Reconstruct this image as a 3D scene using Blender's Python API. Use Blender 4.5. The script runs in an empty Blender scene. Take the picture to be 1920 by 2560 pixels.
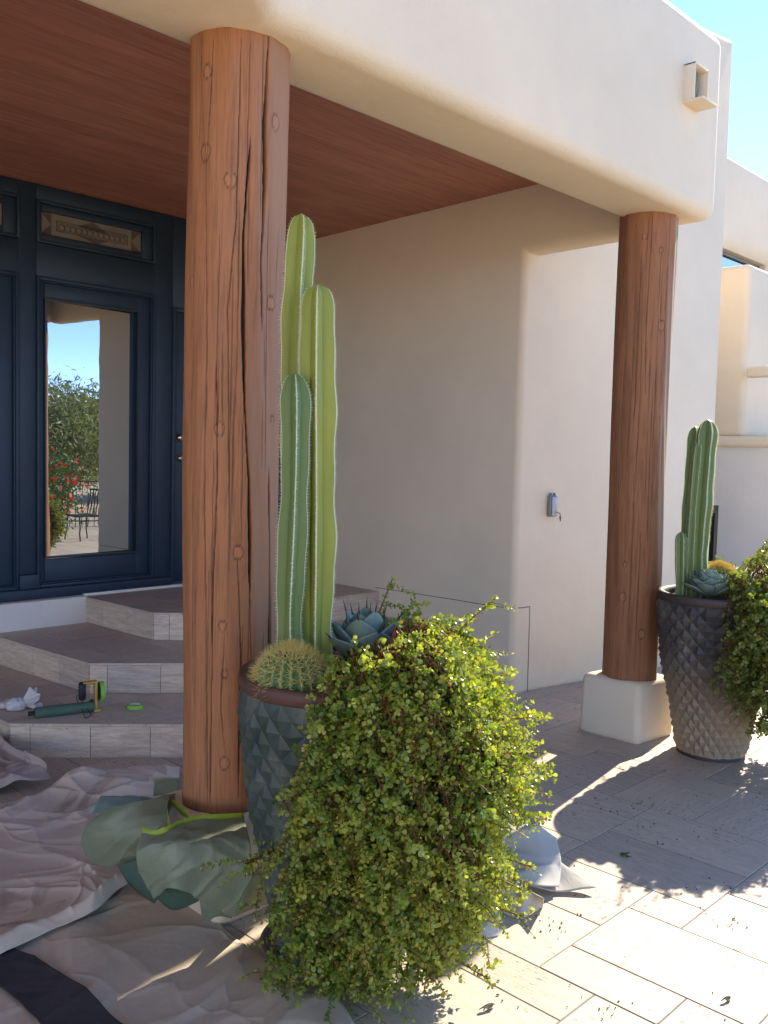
import bpy, bmesh, math, random
import numpy as np
from mathutils import Vector, Matrix, noise
from mathutils.bvhtree import BVHTree
random.seed(7); rng = np.random.default_rng(7)
R = math.radians; PI = math.pi
S = bpy.context.scene
COL = S.collection
# ------------------------------------------------------------------ camera
H = 1.55
FPX = 2272.48
RW = Vector((0.699, -0.715, 0.024)).normalized()
WW = Vector((0.715, 0.697, -0.063)).normalized()
UW = RW.cross(WW).normalized(); RW = WW.cross(UW).normalized()
CAM = Vector((0, 0, H))
cd = bpy.data.cameras.new('camera'); cam = bpy.data.objects.new('camera', cd); COL.objects.link(cam)
cam.matrix_world = Matrix(((RW.x, UW.x, -WW.x, 0), (RW.y, UW.y, -WW.y, 0), (RW.z, UW.z, -WW.z, H), (0, 0, 0, 1)))
cd.sensor_fit = 'VERTICAL'; cd.sensor_height = 24; cd.sensor_width = 18; cd.lens = FPX / 2560 * 24
cd.clip_start = 0.05; cd.clip_end = 3000
S.camera = cam
# ------------------------------------------------------------------ world, sun, exposure
SUN_EL, SUN_AZ = R(34), math.atan2(0.165, 1.0)
w = bpy.data.worlds.new('World'); S.world = w; w.use_nodes = True
nt = w.node_tree; nt.nodes.clear()
sky = nt.nodes.new('ShaderNodeTexSky'); sky.sky_type = 'NISHITA'; sky.sun_disc = False
sky.sun_elevation = SUN_EL; sky.sun_rotation = PI / 2 - SUN_AZ; sky.altitude = 600; sky.air_density = 0.34; sky.dust_density = 0.0; sky.ozone_density = 1.4
bg = nt.nodes.new('ShaderNodeBackground'); bg.inputs[1].default_value = 0.125
wo = nt.nodes.new('ShaderNodeOutputWorld')
nt.links.new(sky.outputs[0], bg.inputs[0]); nt.links.new(bg.outputs[0], wo.inputs[0])
sd = bpy.data.lights.new('sun', 'SUN'); sd.energy = 2.0; sd.angle = R(0.5); sd.color = (1.0, 0.89, 0.70)
so = bpy.data.objects.new('sun', sd); COL.objects.link(so)
sv = Vector((math.cos(SUN_EL) * math.cos(SUN_AZ), math.cos(SUN_EL) * math.sin(SUN_AZ), math.sin(SUN_EL)))
so.rotation_euler = sv.to_track_quat('Z', 'Y').to_euler(); so.location = (20, 0, 20)
S.view_settings.view_transform = 'Standard'; S.view_settings.look = 'None'
S.view_settings.exposure = 2.56; S.view_settings.gamma = 1
S.render.engine = 'CYCLES'
S.cycles.max_bounces = 10; S.cycles.diffuse_bounces = 7; S.cycles.transparent_max_bounces = 8
S.cycles.sample_clamp_indirect = 6; S.cycles.use_denoising = True
S.cycles.caustics_reflective = False

# ------------------------------------------------------------------ helpers
def at(px, py, z=0.0):
    """world point at height z seen at photo pixel (1920x2560): how the place was measured"""
    d = RW * ((px - 960) / FPX) - UW * ((py - 1280) / FPX) + WW
    return CAM + d * ((z - H) / d.z)
def c6(x, y, z=0.0): return at(x / 2.074, 1800 + y / 2.074, z)

def tag(o, label=None, cat=None, group=None, kind=None):
    if label: o['label'] = label
    if cat: o['category'] = cat
    if group: o['group'] = group
    if kind: o['kind'] = kind
    return o
def empty(name, loc, label=None, cat=None, group=None, kind=None):
    o = bpy.data.objects.new(name, None); o.location = loc; COL.objects.link(o); o.empty_display_size = .1
    return tag(o, label, cat, group, kind)
def setparent(o, parent):
    if parent is not None:
        o.parent = parent
        loc = Vector((0, 0, 0)); q = parent
        while q is not None: loc += q.location; q = q.parent
        o.location = o.location - loc
def mobj(name, verts, faces, mat, parent=None, smooth=False, uvs=None, attr=None):
    me = bpy.data.meshes.new(name)
    if isinstance(verts, np.ndarray): verts = verts.tolist()
    me.from_pydata([tuple(v) for v in verts], [], [tuple(f) for f in faces])
    if uvs is not None:
        ul = me.uv_layers.new(name='UVMap'); ul.data.foreach_set('uv', np.asarray(uvs, dtype=np.float32).ravel())
    if attr:
        for k, v in attr.items():
            dom = 'POINT' if len(v) == len(me.vertices) else 'FACE'
            a = me.attributes.new(k, 'FLOAT', dom); a.data.foreach_set('value', np.asarray(v, dtype=np.float32))
    if smooth: me.shade_smooth()
    me.materials.append(mat); me.update()
    o = bpy.data.objects.new(name, me); COL.objects.link(o); setparent(o, parent)
    return o
def bevel(o, w, seg=4, angle=40):
    m = o.modifiers.new('b', 'BEVEL'); m.width = w; m.segments = seg; m.limit_method = 'ANGLE'; m.angle_limit = R(angle)
    o.data.shade_smooth()
    try: m.harden_normals = False
    except Exception: pass
    return o
class MB:
    def __init__(s): s.v = []; s.f = []; s.a = []
    def add(s, vs, fs, a=0.0):
        n = len(s.v); s.v += [tuple(v) for v in vs]; s.f += [tuple(i + n for i in f) for f in fs]; s.a += [a] * len(fs); return s
    def box(s, x0, x1, y0, y1, z0, z1, a=0.0):
        vs = [(x, y, z) for z in (z0, z1) for y in (y0, y1) for x in (x0, x1)]
        return s.add(vs, [(0, 2, 3, 1), (4, 5, 7, 6), (0, 1, 5, 4), (2, 6, 7, 3), (0, 4, 6, 2), (1, 3, 7, 5)], a)
    def prism(s, poly, z0, z1, a=0.0):
        A = sum(poly[i][0] * poly[(i + 1) % len(poly)][1] - poly[(i + 1) % len(poly)][0] * poly[i][1] for i in range(len(poly)))
        if A < 0: poly = poly[::-1]
        n = len(poly); vs = [(p[0], p[1], z0) for p in poly] + [(p[0], p[1], z1) for p in poly]
        fs = [tuple(range(n))[::-1], tuple(range(n, 2 * n))] + [(i, (i + 1) % n, n + (i + 1) % n, n + i) for i in range(n)]
        return s.add(vs, fs, a)
    def tube(s, pts, r, n=8, cap=True, a=0.0):
        pts = [Vector(p) for p in pts]; m = len(pts)
        rr = r if isinstance(r, (list, tuple)) else [r] * m
        vs = []; up = None
        for i, p in enumerate(pts):
            t = (pts[min(i + 1, m - 1)] - pts[max(i - 1, 0)]).normalized()
            if up is None: up = t.orthogonal().normalized()
            up = (up - t * up.dot(t)); up = up.normalized() if up.length > 1e-6 else t.orthogonal().normalized()
            b = t.cross(up)
            for k in range(n):
                an = 2 * PI * k / n; vs.append(p + (up * math.cos(an) + b * math.sin(an)) * rr[i])
        fs = [(i * n + k, i * n + (k + 1) % n, (i + 1) * n + (k + 1) % n, (i + 1) * n + k) for i in range(m - 1) for k in range(n)]
        if cap: fs += [tuple(range(n))[::-1], tuple(range((m - 1) * n, m * n))]
        return s.add(vs, fs, a)
    def build(s, name, mat, parent=None, smooth=False, attr=None):
        return mobj(name, s.v, s.f, mat, parent, smooth, attr={attr: s.a} if attr else None)
def lathe(prof, n=48, c=(0, 0)):
    vs = []; fs = []
    for r, z in prof:
        for k in range(n):
            a = 2 * PI * k / n; vs.append((c[0] + r * math.cos(a), c[1] + r * math.sin(a), z))
    for i in range(len(prof) - 1):
        for k in range(n): fs.append((i * n + k, i * n + (k + 1) % n, (i + 1) * n + (k + 1) % n, (i + 1) * n + k))
    return vs, fs

# ------------------------------------------------------------------ materials
class NT:
    def __init__(s, name):
        s.m = bpy.data.materials.new(name); s.m.use_nodes = True; s.t = s.m.node_tree; s.n = s.t.nodes; s.l = s.t.links
        s.b = s.n['Principled BSDF']; s.out = s.n['Material Output']
    def node(s, typ, **kw):
        nd = s.n.new(typ)
        for k, v in kw.items():
            if k.startswith('i_'): nd.inputs[int(k[2:])].default_value = v
            else: setattr(nd, k, v)
        return nd
    def link(s, a, b): s.l.new(a, b)
    def coord(s, kind='Object', scale=(1, 1, 1), rot=(0, 0, 0)):
        tc = s.node('ShaderNodeTexCoord'); mp = s.node('ShaderNodeMapping'); mp.inputs['Scale'].default_value = scale; mp.inputs['Rotation'].default_value = rot
        s.link(tc.outputs[kind], mp.inputs[0]); return mp.outputs[0]
    def noise(s, vec, scale, detail=4, rough=.55, dist=0):
        nd = s.node('ShaderNodeTexNoise'); nd.inputs['Scale'].default_value = scale; nd.inputs['Detail'].default_value = detail
        nd.inputs['Roughness'].default_value = rough; nd.inputs['Distortion'].default_value = dist; s.link(vec, nd.inputs['Vector']); return nd.outputs['Fac']
    def ramp(s, fac, stops):
        nd = s.node('ShaderNodeValToRGB'); cr = nd.color_ramp
        while len(cr.elements) < len(stops): cr.elements.new(.5)
        for e, (p, c) in zip(cr.elements, stops):
            e.position = p; e.color = (c[0], c[1], c[2], 1) if isinstance(c, (tuple, list)) else (c, c, c, 1)
        s.link(fac, nd.inputs[0]); return nd.outputs[0]
    def mix(s, fac, a, b, mode='MIX'):
        nd = s.node('ShaderNodeMix', data_type='RGBA', blend_type=mode)
        for sock, v in ((nd.inputs[0], fac), (nd.inputs[6], a), (nd.inputs[7], b)):
            if isinstance(v, (int, float)): sock.default_value = v
            elif isinstance(v, tuple): sock.default_value = (*v, 1) if len(v) == 3 else v
            else: s.link(v, sock)
        return nd.outputs[2]
    def math(s, op, a, b=None):
        nd = s.node('ShaderNodeMath', operation=op)
        for i, v in enumerate((a, b)):
            if v is None: continue
            if isinstance(v, (int, float)): nd.inputs[i].default_value = v
            else: s.link(v, nd.inputs[i])
        return nd.outputs[0]
    def attr(s, name):
        nd = s.node('ShaderNodeAttribute', attribute_name=name); return nd.outputs['Fac']
    def bump(s, h, strength=.3, dist=.01, prev=None):
        nd = s.node('ShaderNodeBump'); nd.inputs['Strength'].default_value = strength; nd.inputs['Distance'].default_value = dist
        s.link(h, nd.inputs['Height'])
        if prev: s.link(prev, nd.inputs['Normal'])
        s.link(nd.outputs[0], s.b.inputs['Normal']); return nd.outputs[0]
    def color(s, c):
        if isinstance(c, tuple): s.b.inputs['Base Color'].default_value = (*c, 1)
        else: s.link(c, s.b.inputs['Base Color'])
    def rough(s, v):
        if isinstance(v, (int, float)): s.b.inputs['Roughness'].default_value = v
        else: s.link(v, s.b.inputs['Roughness'])

def plain(name, col, rough=.6, metal=0, bump=0, bscale=80, var=.12):
    t = NT(name); v = t.coord('Object')
    n = t.noise(v, 9, 5)
    c = t.mix(n, tuple(x * (1 - var) for x in col), tuple(min(1, x * (1 + var)) for x in col)); t.color(c)
    t.rough(rough); t.b.inputs['Metallic'].default_value = metal
    if bump: t.bump(t.noise(v, bscale, 3), bump, .004)
    return t.m
def stucco(name, col):
    t = NT(name); v = t.coord('Object')
    big = t.noise(v, 1.1, 4); mid = t.noise(v, 7, 5); fine = t.noise(v, 170, 3, .7)
    c = t.mix(t.ramp(big, [(.3, 0.0), (.7, 1.0)]), tuple(x * .92 for x in col), tuple(min(1, x * 1.04) for x in col))
    c = t.mix(t.math('MULTIPLY', t.ramp(fine, [(.3, 1.0), (.5, 0.0)]), .12), c, tuple(x * .7 for x in col))
    c = t.mix(t.math('MULTIPLY', t.ramp(mid, [(.35, 1.0), (.6, 0.0)]), .12), c, tuple(x * .85 for x in col)); t.color(c)
    t.rough(.85)
    b = t.bump(t.noise(v, 3.2, 3), .35, .03)
    b = t.bump(mid, .3, .012, b); t.bump(fine, .5, .005, b)
    return t.m
def wood(name, c1, c2, dark, weather=None, rg=.66):
    t = NT(name); v = t.coord('Object', (1, 1, .06)); v2 = t.coord('Object', (1, 1, .35))
    g = t.noise(v, 55, 6, .62, .6); big = t.noise(v2, 4.5, 4); fine = t.noise(t.coord('Object', (1, 1, .03)), 220, 3, .6)
    c = t.mix(big, c1, c2)
    c = t.mix(t.ramp(g, [(.30, .6), (.50, 0.0)]), c, dark)
    c = t.mix(t.math('MULTIPLY', t.ramp(fine, [(.35, 1.0), (.55, 0.0)]), .35), c, dark)
    if weather:
        tcx = t.node('ShaderNodeTexCoord'); dp = t.node('ShaderNodeVectorMath', operation='DOT_PRODUCT'); t.link(tcx.outputs['Normal'], dp.inputs[0]); dp.inputs[1].default_value = weather[1]
        ws = t.math('MULTIPLY', t.ramp(t.math('ADD', dp.outputs['Value'], t.math('MULTIPLY', g, .5)), [(.65, 0.0), (1.15, 1.0)]), .8)
        c = t.mix(ws, c, weather[0])
    # scuffs: small pale marks
    sc = t.noise(t.coord('Object', (1, 1, .3)), 34, 5, .7)
    c = t.mix(t.math('MULTIPLY', t.ramp(sc, [(.72, 0.0), (.78, 1.0)]), .4), c, (.52, .36, .26))
    c = t.mix(t.math('MULTIPLY', t.attr('knot'), t.ramp(g, [(.3, .3), (.6, 1.0)])), c, tuple(min(1, x * 1.12 + .01) for x in c1))
    c = t.mix(t.attr('ring'), c, tuple(x * .35 for x in dark))
    c = t.mix(t.attr('crack'), c, (.02, .012, .008)); t.color(c)
    t.rough(rg); b = t.bump(g, .2, .004); t.bump(fine, .25, .002, b)
    return t.m
STUCCO = stucco('cream_stucco', (.80, .675, .495))
STUCCO_W = stucco('white_stucco', (.80, .75, .67))
LOG1 = wood('stained_log', (.45, .190, .074), (.33, .133, .052), (.15, .060, .028), ((.34, .17, .08), (.75, -.66, 0)))
LOG2 = wood('weathered_log', (.40, .165, .066), (.24, .105, .048), (.10, .048, .026), ((.33, .25, .15), (.85, -.5, 0)), .85)
NAVY = plain('navy_paint', (.010, .028, .050), .5, 0, .12, 60, .1)
DARKPANE = plain('dark_panel', (.010, .03, .042), .3)

def mirror_glass():
    t = NT('reflective_glass'); v = t.coord('Object', (1, 1, 1))
    gl = t.node('ShaderNodeBsdfGlossy'); gl.inputs['Color'].default_value = (.50, .53, .56, 1); gl.inputs['Roughness'].default_value = .005
    bp = t.node('ShaderNodeBump'); bp.inputs['Strength'].default_value = .025; bp.inputs['Distance'].default_value = .015
    t.link(t.noise(v, 3.5, 2, .5), bp.inputs['Height']); t.link(bp.outputs[0], gl.inputs['Normal'])
    t.color((.03, .03, .03)); t.rough(.3)
    mx = t.node('ShaderNodeMixShader'); mx.inputs[0].default_value = .8
    t.link(t.b.outputs[0], mx.inputs[1]); t.link(gl.outputs[0], mx.inputs[2]); t.link(mx.outputs[0], t.out.inputs[0]); return t.m
GLASS = mirror_glass()

def travertine(name, coordkind='UV', base=(.57, .49, .385), lo=(.43, .36, .275), pit=.60):
    t = NT(name)
    if coordkind == 'UV':
        v = t.coord('UV', (1, 1, 1)); vs = t.coord('UV', (1.0, 9, 1)); vp = t.coord('UV', (1, 3.2, 1))
    else:
        v = t.coord('Object', (1, 1, 1)); vs = t.coord('Object', (1, 1, 9)); vp = t.coord('Object', (1, 1, 3))
    streak = t.noise(vs, 3.0, 7, .7, 1.6); cloud = t.noise(v, 5, 5); pits = t.noise(vp, 26, 4, .72, .4); pm = t.noise(v, 3.1, 3)
    c = t.mix(t.ramp(streak, [(.36, 0.0), (.64, 1.0)]), lo, base)
    c = t.mix(t.math('MULTIPLY', cloud, .5), c, (.58, .50, .42))
    fs = t.noise(vs, 17, 5, .7, .3)
    c = t.mix(t.math('MULTIPLY', t.ramp(fs, [(.43, 1.0), (.50, 0.0)]), .27), c, (.28, .23, .17))
    tone = t.attr('tone'); c = t.mix(1.0, c, t.ramp(tone, [(0, (.80, .79, .79)), (.5, (.97, .95, .92)), (1, (1.0, .96, .90))]), 'MULTIPLY')
    ph = t.math('MULTIPLY', t.ramp(pits, [(pit, 0.0), (pit + .035, 1.0)]), t.ramp(pm, [(.44, 0.0), (.56, 1.0)]))
    c = t.mix(ph, c, (.10, .085, .065)); t.color(c)
    t.rough(t.math('ADD', .42, t.math('MULTIPLY', cloud, .25)))
    b = t.bump(t.math('SUBTRACT', 1.0, ph), .6, .003); t.bump(fs, .12, .002, b)
    return t.m
TRAV = travertine('travertine_paving')
TRAVTREAD = travertine('travertine_treads', 'UV', (.72, .62, .50), (.52, .44, .345), .64)  # same stone as the paving, colour lightened to offset the porch shade
TRAVSTEP = travertine('travertine_steps', 'Object', (.80, .70, .56), (.50, .40, .30), .66)
GROUT = plain('grout', (.16, .14, .12), .9)

def ceiling_mat():
    t = NT('red_stained_boards'); v = t.coord('Object', (.05, 1, 1)); g = t.noise(v, 60, 6, .65, .5); big = t.noise(t.coord('Object', (.2, 1, 1)), 3, 4)
    c = t.mix(big, (.50, .205, .130), (.58, .250, .160)); c = t.mix(t.ramp(g, [(.35, .7), (.6, 0.0)]), c, (.28, .10, .068))
    c = t.mix(1.0, c, t.ramp(t.attr('tone'), [(0, .85), (1, 1.0)]), 'MULTIPLY'); t.color(c); t.rough(.5); t.bump(g, .2, .003); return t.m
CEIL = ceiling_mat()

def canvas(name, col, col2, stain, scale=2.6, thr=.6, trans=0.0, weave=.25):
    t = NT(name); v = t.coord('Object'); n1 = t.noise(v, scale, 6, .6, .4); n2 = t.noise(v, scale * 3.3, 5, .6); st = t.noise(v, scale * .8, 5, .55, 1.2)
    c = t.mix(n1, col, col2); c = t.mix(t.math('MULTIPLY', t.ramp(st, [(thr, 0.0), (thr + .06, 1.0)]), .75), c, stain)
    c = t.mix(t.math('MULTIPLY', t.ramp(n2, [(.62, 0.0), (.75, 1.0)]), .5), c, tuple(min(1, x * 1.7) for x in col)); t.color(c); t.rough(.85)
    b = t.bump(t.noise(v, 6, 4, .5, .5), .45, .02); t.bump(t.noise(v, 420, 2), weave, .001, b)
    return t.m
CANVAS_B = canvas('lavender_canvas', (.53, .44, .34), (.70, .60, .48), (.28, .23, .17))
CANVAS_C = canvas('stained_canvas', (.46, .38, .28), (.62, .53, .41), (.50, .34, .26), 2.2, .66)
CANVAS_A = canvas('brown_canvas', (.36, .28, .24), (.46, .38, .33), (.20, .12, .10), 3, .6)
CANVAS_D = canvas('beige_canvas', (.42, .39, .34), (.50, .47, .41), (.3, .26, .22), 3, .7)
DARKCLOTH = canvas('charcoal_cloth', (.045, .04, .042), (.06, .054, .056), (.03, .027, .028), 3, .6)

def paper(name, col, col2):
    t = NT(name); v = t.coord('Object'); t.color(t.mix(t.noise(v, 6, 4), col, col2)); t.rough(.6)
    b = t.bump(t.noise(v, 16, 5, .6, .8), .5, .012); t.bump(t.noise(v, 60, 3), .15, .002, b)
    tr = t.node('ShaderNodeBsdfTranslucent'); tr.inputs[0].default_value = (*[x * .8 for x in col2], 1)
    mx = t.node('ShaderNodeMixShader'); mx.inputs[0].default_value = .15
    t.link(t.b.outputs[0], mx.inputs[1]); t.link(tr.outputs[0], mx.inputs[2]); t.link(mx.outputs[0], t.out.inputs[0]); return t.m
PAPER = paper('green_masking_paper', (.225, .265, .175), (.30, .34, .23))
PAPER_IN = paper('green_paper_roll', (.07, .13, .09), (.09, .17, .115))
TAPE = plain('green_tape', (.32, .40, .03), .5, 0, .2, 90)
TAPE2 = plain('green_tape_roll', (.22, .50, .06), .5)

def glaze(name, stops, sandy=None):
    t = NT(name); v = t.coord('Object'); n = t.noise(v, 5, 5, .6, .5); f = t.noise(v, 26, 5, .65)
    c = t.ramp(n, stops)
    c = t.mix(t.math('MULTIPLY', t.ramp(f, [(.66, 0.0), (.74, 1.0)]), .3), c, (.35, .36, .31))
    if sandy:
        sx = t.node('ShaderNodeSeparateXYZ'); tc = t.node('ShaderNodeTexCoord'); t.link(tc.outputs['Object'], sx.inputs[0])
        h = t.math('ADD', sx.outputs[2], t.math('MULTIPLY', n, .35)); c = t.mix(t.ramp(h, [(sandy[1], 1.0), (sandy[2], 0.0)]), c, sandy[0])
    t.color(c); t.rough(t.ramp(f, [(.3, .42), (.8, .75)])); t.b.inputs['Specular IOR Level'].default_value = .45; t.bump(f, .3, .004); return t.m
GLAZE1 = glaze('dark_green_glaze', [(.3, (.025, .042, .034)), (.5, (.05, .068, .054)), (.62, (.11, .125, .10)), (.75, (.03, .075, .05))])
GLAZE2 = glaze('grey_brown_glaze', [(.3, (.035, .034, .032)), (.5, (.06, .055, .05)), (.7, (.16, .14, .115))], ((.34, .26, .17), .32, .75))
RIMM1 = plain('brown_rim', (.10, .045, .032), .6, 0, .4, 60, .3)
SOIL = plain('soil', (.035, .022, .014), .95, 0, .6, 50, .4)
SAUCER = plain('saucer_clay', (.13, .10, .085), .85, 0, .4, 50, .3)

def leafmat(name, c1, c2, tr=.35, rough=.3, tip=None, spec=.5):
    t = NT(name); a = t.attr('tone'); c = t.mix(a, c1, c2); t.color(c); t.rough(rough); t.b.inputs['Specular IOR Level'].default_value = spec
    tl = t.node('ShaderNodeBsdfTranslucent'); t.link(t.mix(1.0, c, (1.5, 1.45, .5), 'MULTIPLY'), tl.inputs[0])
    mx = t.node('ShaderNodeMixShader'); mx.inputs[0].default_value = tr
    t.link(t.b.outputs[0], mx.inputs[1]); t.link(tl.outputs[0], mx.inputs[2]); t.link(mx.outputs[0], t.out.inputs[0]); return t.m
LEAF = leafmat('jade_leaf', (.10, .18, .03), (.46, .49, .09), .40, .22)
LEAFD = leafmat('jade_leaf_dark', (.10, .15, .035), (.26, .30, .06), .35, .3)
OLDLEAF = leafmat('rusty_leaf', (.16, .10, .03), (.34, .26, .06), .3, .5)
STEMRED = plain('red_stem', (.19, .05, .03), .6, 0, 0, 50, .3)
AGAVE1 = plain('blue_agave', (.20, .27, .215), .5, 0, .1, 40, .2)
AGAVE2 = plain('pale_agave', (.20, .28, .24), .5, 0, .1, 40, .2)
SPINEDARK = plain('dark_spine', (.03, .02, .015), .5)
SPINE = leafmat('golden_spine', (.62, .50, .13), (.80, .70, .30), .3, .5)
SPINEW = leafmat('white_spine', (.55, .58, .45), (.75, .77, .66), .4, .6)
def cactusmat(name, c1, c2, edge):
    t = NT(name); v = t.coord('Object', (1, 1, .25)); n = t.noise(v, 16, 4); c = t.mix(n, c1, c2); c = t.mix(t.attr('edge'), c, edge)
    c = t.mix(t.math('MULTIPLY', t.ramp(t.noise(t.coord('Object'), 30, 5, .7), [(.68, 0.0), (.74, 1.0)]), .35), c, (.40, .34, .2)); t.color(c)
    
    sx = t.node('ShaderNodeSeparateXYZ'); tc = t.node('ShaderNodeTexCoord'); t.link(tc.outputs['Object'], sx.inputs[0])
    hh = t.math('ADD', sx.outputs[2], t.math('MULTIPLY', t.noise(t.coord('Object', (1, 1, .5)), 22, 5, .7), .22)); c = t.mix(t.math('MULTIPLY', t.ramp(hh, [(.14, 1.0), (.22, 0.0)]), .6), c, (.30, .25, .15)); t.color(c)
    t.rough(.5); t.b.inputs['Specular IOR Level'].default_value = .3; t.b.inputs['Subsurface Weight'].default_value = .0; t.b.inputs['Subsurface Radius'].default_value = (.03, .04, .01); t.b.inputs['Subsurface Scale'].default_value = .3
    t.bump(n, .1, .004); return t.m
CACT = cactusmat('column_cactus', (.17, .215, .034), (.31, .33, .058), (.85, .86, .66))
CACTD = cactusmat('column_cactus_dark', (.10, .16, .05), (.15, .20, .055), (.75, .80, .62))
BARREL = cactusmat('barrel_cactus', (.05, .12, .03), (.08, .16, .04), (.30, .33, .15))

# ------------------------------------------------------------------ ground
def big_ground():
    t = NT('desert_ground'); v = t.coord('Object'); n = t.noise(v, .4, 6); f = t.noise(v, 12, 5)
    t.color(t.mix(f, t.mix(n, (.60, .48, .33), (.66, .54, .39)), (.48, .39, .29))); t.rough(.95); t.bump(f, .4, .02)
    m = MB(); m.add([(-900, -900, -.03), (900, -900, -.03), (900, 900, -.03), (-900, 900, -.03)], [(0, 1, 2, 3)])
    return tag(m.build('ground', t.m), 'pale desert ground beyond the paved patio', 'ground', kind='structure')
big_ground()
# French-pattern travertine paving, laid on a unit grid measured from the joints
UX, UY, OX, OY = .1790, .1955, 2.276, 1.512
gx0, gx1, gy0, gy1 = -16, 58, -48, 24
occ = {}
tiles = []
def put(x, y, wd, hg):
    for i in range(wd):
        for j in range(hg): occ[(x + i, y + j)] = 1
    tiles.append((x, y, wd, hg))
for tl in [(1, -3, 2, 3), (3, -1, 1, 1), (0, -2, 1, 2), (4, -1, 2, 3), (2, 0, 2, 2), (0, 0, 2, 2), (3, -4, 2, 3), (-1, -1, 1, 2), (-2, -4, 2, 3), (1, -5, 2, 2), (5, -3, 3, 2), (0, -4, 1, 2), (-3, -1, 2, 3)]: put(*tl)
rt = random.Random(5)
cand = [(3, 2), (2, 3), (3, 2), (2, 3), (2, 2), (2, 1), (1, 2), (1, 1)]
for y in range(gy0, gy1):
    for x in range(gx0, gx1):
        if (x, y) in occ: continue
        opts = cand[:]; head = opts[:4] ; rt.shuffle(head)
        pref = head + [(2, 2)] if rt.random() < .72 else [(2, 2), (1, 2), (2, 1)] + head
        for wd, hg in pref + [(2, 1), (1, 2), (1, 1)]:
            if x + wd > gx1 or y + hg > gy1: continue
            if all((x + i, y + j) not in occ for i in range(wd) for j in range(hg)): put(x, y, wd, hg); break
V = []; F = []; UV = []; TONE = []
g = .0017
for (x, y, wd, hg) in tiles:
    x0, x1 = OX + x * UX + g, OX + (x + wd) * UX - g; y0, y1 = OY + y * UY + g, OY + (y + hg) * UY - g
    n = len(V); e = .002; dz = rt.uniform(-.0006, .0006)
    V += [(x0, y0, -.002 + dz), (x1, y0, -.002 + dz), (x1, y1, -.002 + dz), (x0, y1, -.002 + dz), (x0 + e, y0 + e, dz), (x1 - e, y0 + e, dz), (x1 - e, y1 - e, dz), (x0 + e, y1 - e, dz)]
    vert = hg > wd if hg != wd else rt.random() < .6
    ou, ov = rt.uniform(0, 40), rt.uniform(0, 40); tn = rt.random()
    for f in [(4, 5, 6, 7), (0, 1, 5, 4), (1, 2, 6, 5), (2, 3, 7, 6), (3, 0, 4, 7)]:
        F.append(tuple(i + n for i in f)); TONE.append(tn)
        for i in f:
            p = V[n + i]; UV.append((p[1] + ou, p[0] + ov) if vert else (p[0] + ou, p[1] + ov))
tag(mobj('patio_floor', V, F, TRAV, uvs=UV, attr={'tone': TONE}), 'travertine paving of mixed rectangular tiles', 'paving', kind='structure')
m = MB(); m.add([(OX + gx0 * UX, OY + gy0 * UY, -.0022), (OX + gx1 * UX, OY + gy0 * UY, -.0022), (OX + gx1 * UX, OY + gy1 * UY, -.0022), (OX + gx0 * UX, OY + gy1 * UY, -.0022)], [(0, 1, 2, 3)])
tag(m.build('paving_bed', GROUT), 'dark mortar bed under the paving joints', 'paving', kind='structure')

# ------------------------------------------------------------------ house
house = empty('adobe_house', (4.0, 5.0, 0), 'cream stucco adobe house with timber-ceilinged entry porch and blue doors', 'house')
ZB, ZT, ZC = 2.88, 3.87, 3.262
# front beam with fascia, wrapping round the corner to the left
bev = lambda m, n, mat, w, seg=6, par=None: bevel(m.build(n, mat, par or house), w, seg)
m = MB(); m.prism([(-4.5, 2.69), (4.935, 2.69), (4.935, 2.285), (1.83, 2.285), (-.2, .25), (-4.5, .25)], ZB, ZT)
bev(m, 'porch_beam', STUCCO, .075, 8)
m = MB(); m.prism([(4.785, 2.60), (4.955, 2.60), (4.99, 3.60), (4.80, 3.60)], 2.855, ZT - .004)
bev(m, 'cross_beam', STUCCO, .05, 6)
# porch side wall (shaded) and its return, the key-box wall, curving into the tower
poly = [(4.797, 3.478), (4.96, 3.463), (6.83, 3.112), (7.8, 3.62), (7.8, 6.4), (4.92, 6.4)]
m = MB(); m.prism(poly, -.02, 4.74)
bev(m, 'side_wall', STUCCO, .045, 6)
# back wall and roof deck
m = MB(); m.box(-4.5, 5.2, 6.02, 6.35, -.02, 3.9); m.build('back_wall', STUCCO, house)
m = MB(); m.box(-4.5, 4.95, 2.60, 6.1, 3.34, 3.60); m.build('roof', STUCCO, house)
# low white stub wall under the doors
m = MB(); m.box(-4.5, 3.035, 5.80, 6.02, .0, .527); bevel(m.build('stub_wall', STUCCO_W, house), .008, 2)
# threshold strip
m = MB(); m.box(3.035, 4.85, 5.842, 6.02, .50, .538); m.build('threshold', STUCCO_W, house)
# control joints in the wall (thin grooves read as dark lines)
m = MB()
pts = [(4.868, 4.80, .548), (4.855, 4.55, .553), (4.838, 4.2, .558), (4.82, 3.9, .563), (4.80, 3.56, .566), (4.793, 3.50, .570)]
for i in range(len(pts) - 1):
    a, b = pts[i], pts[i + 1]; t_ = .0016 + .0012 * (i % 2)
    m.add([(a[0] - .012, a[1], a[2] - t_), (b[0] - .012, b[1], b[2] - t_), (b[0] - .012, b[1], b[2] + t_), (a[0] - .012, a[1], a[2] + t_)], [(0, 1, 2, 3)])
m.v = []; m.f = []; m.a = []
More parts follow.
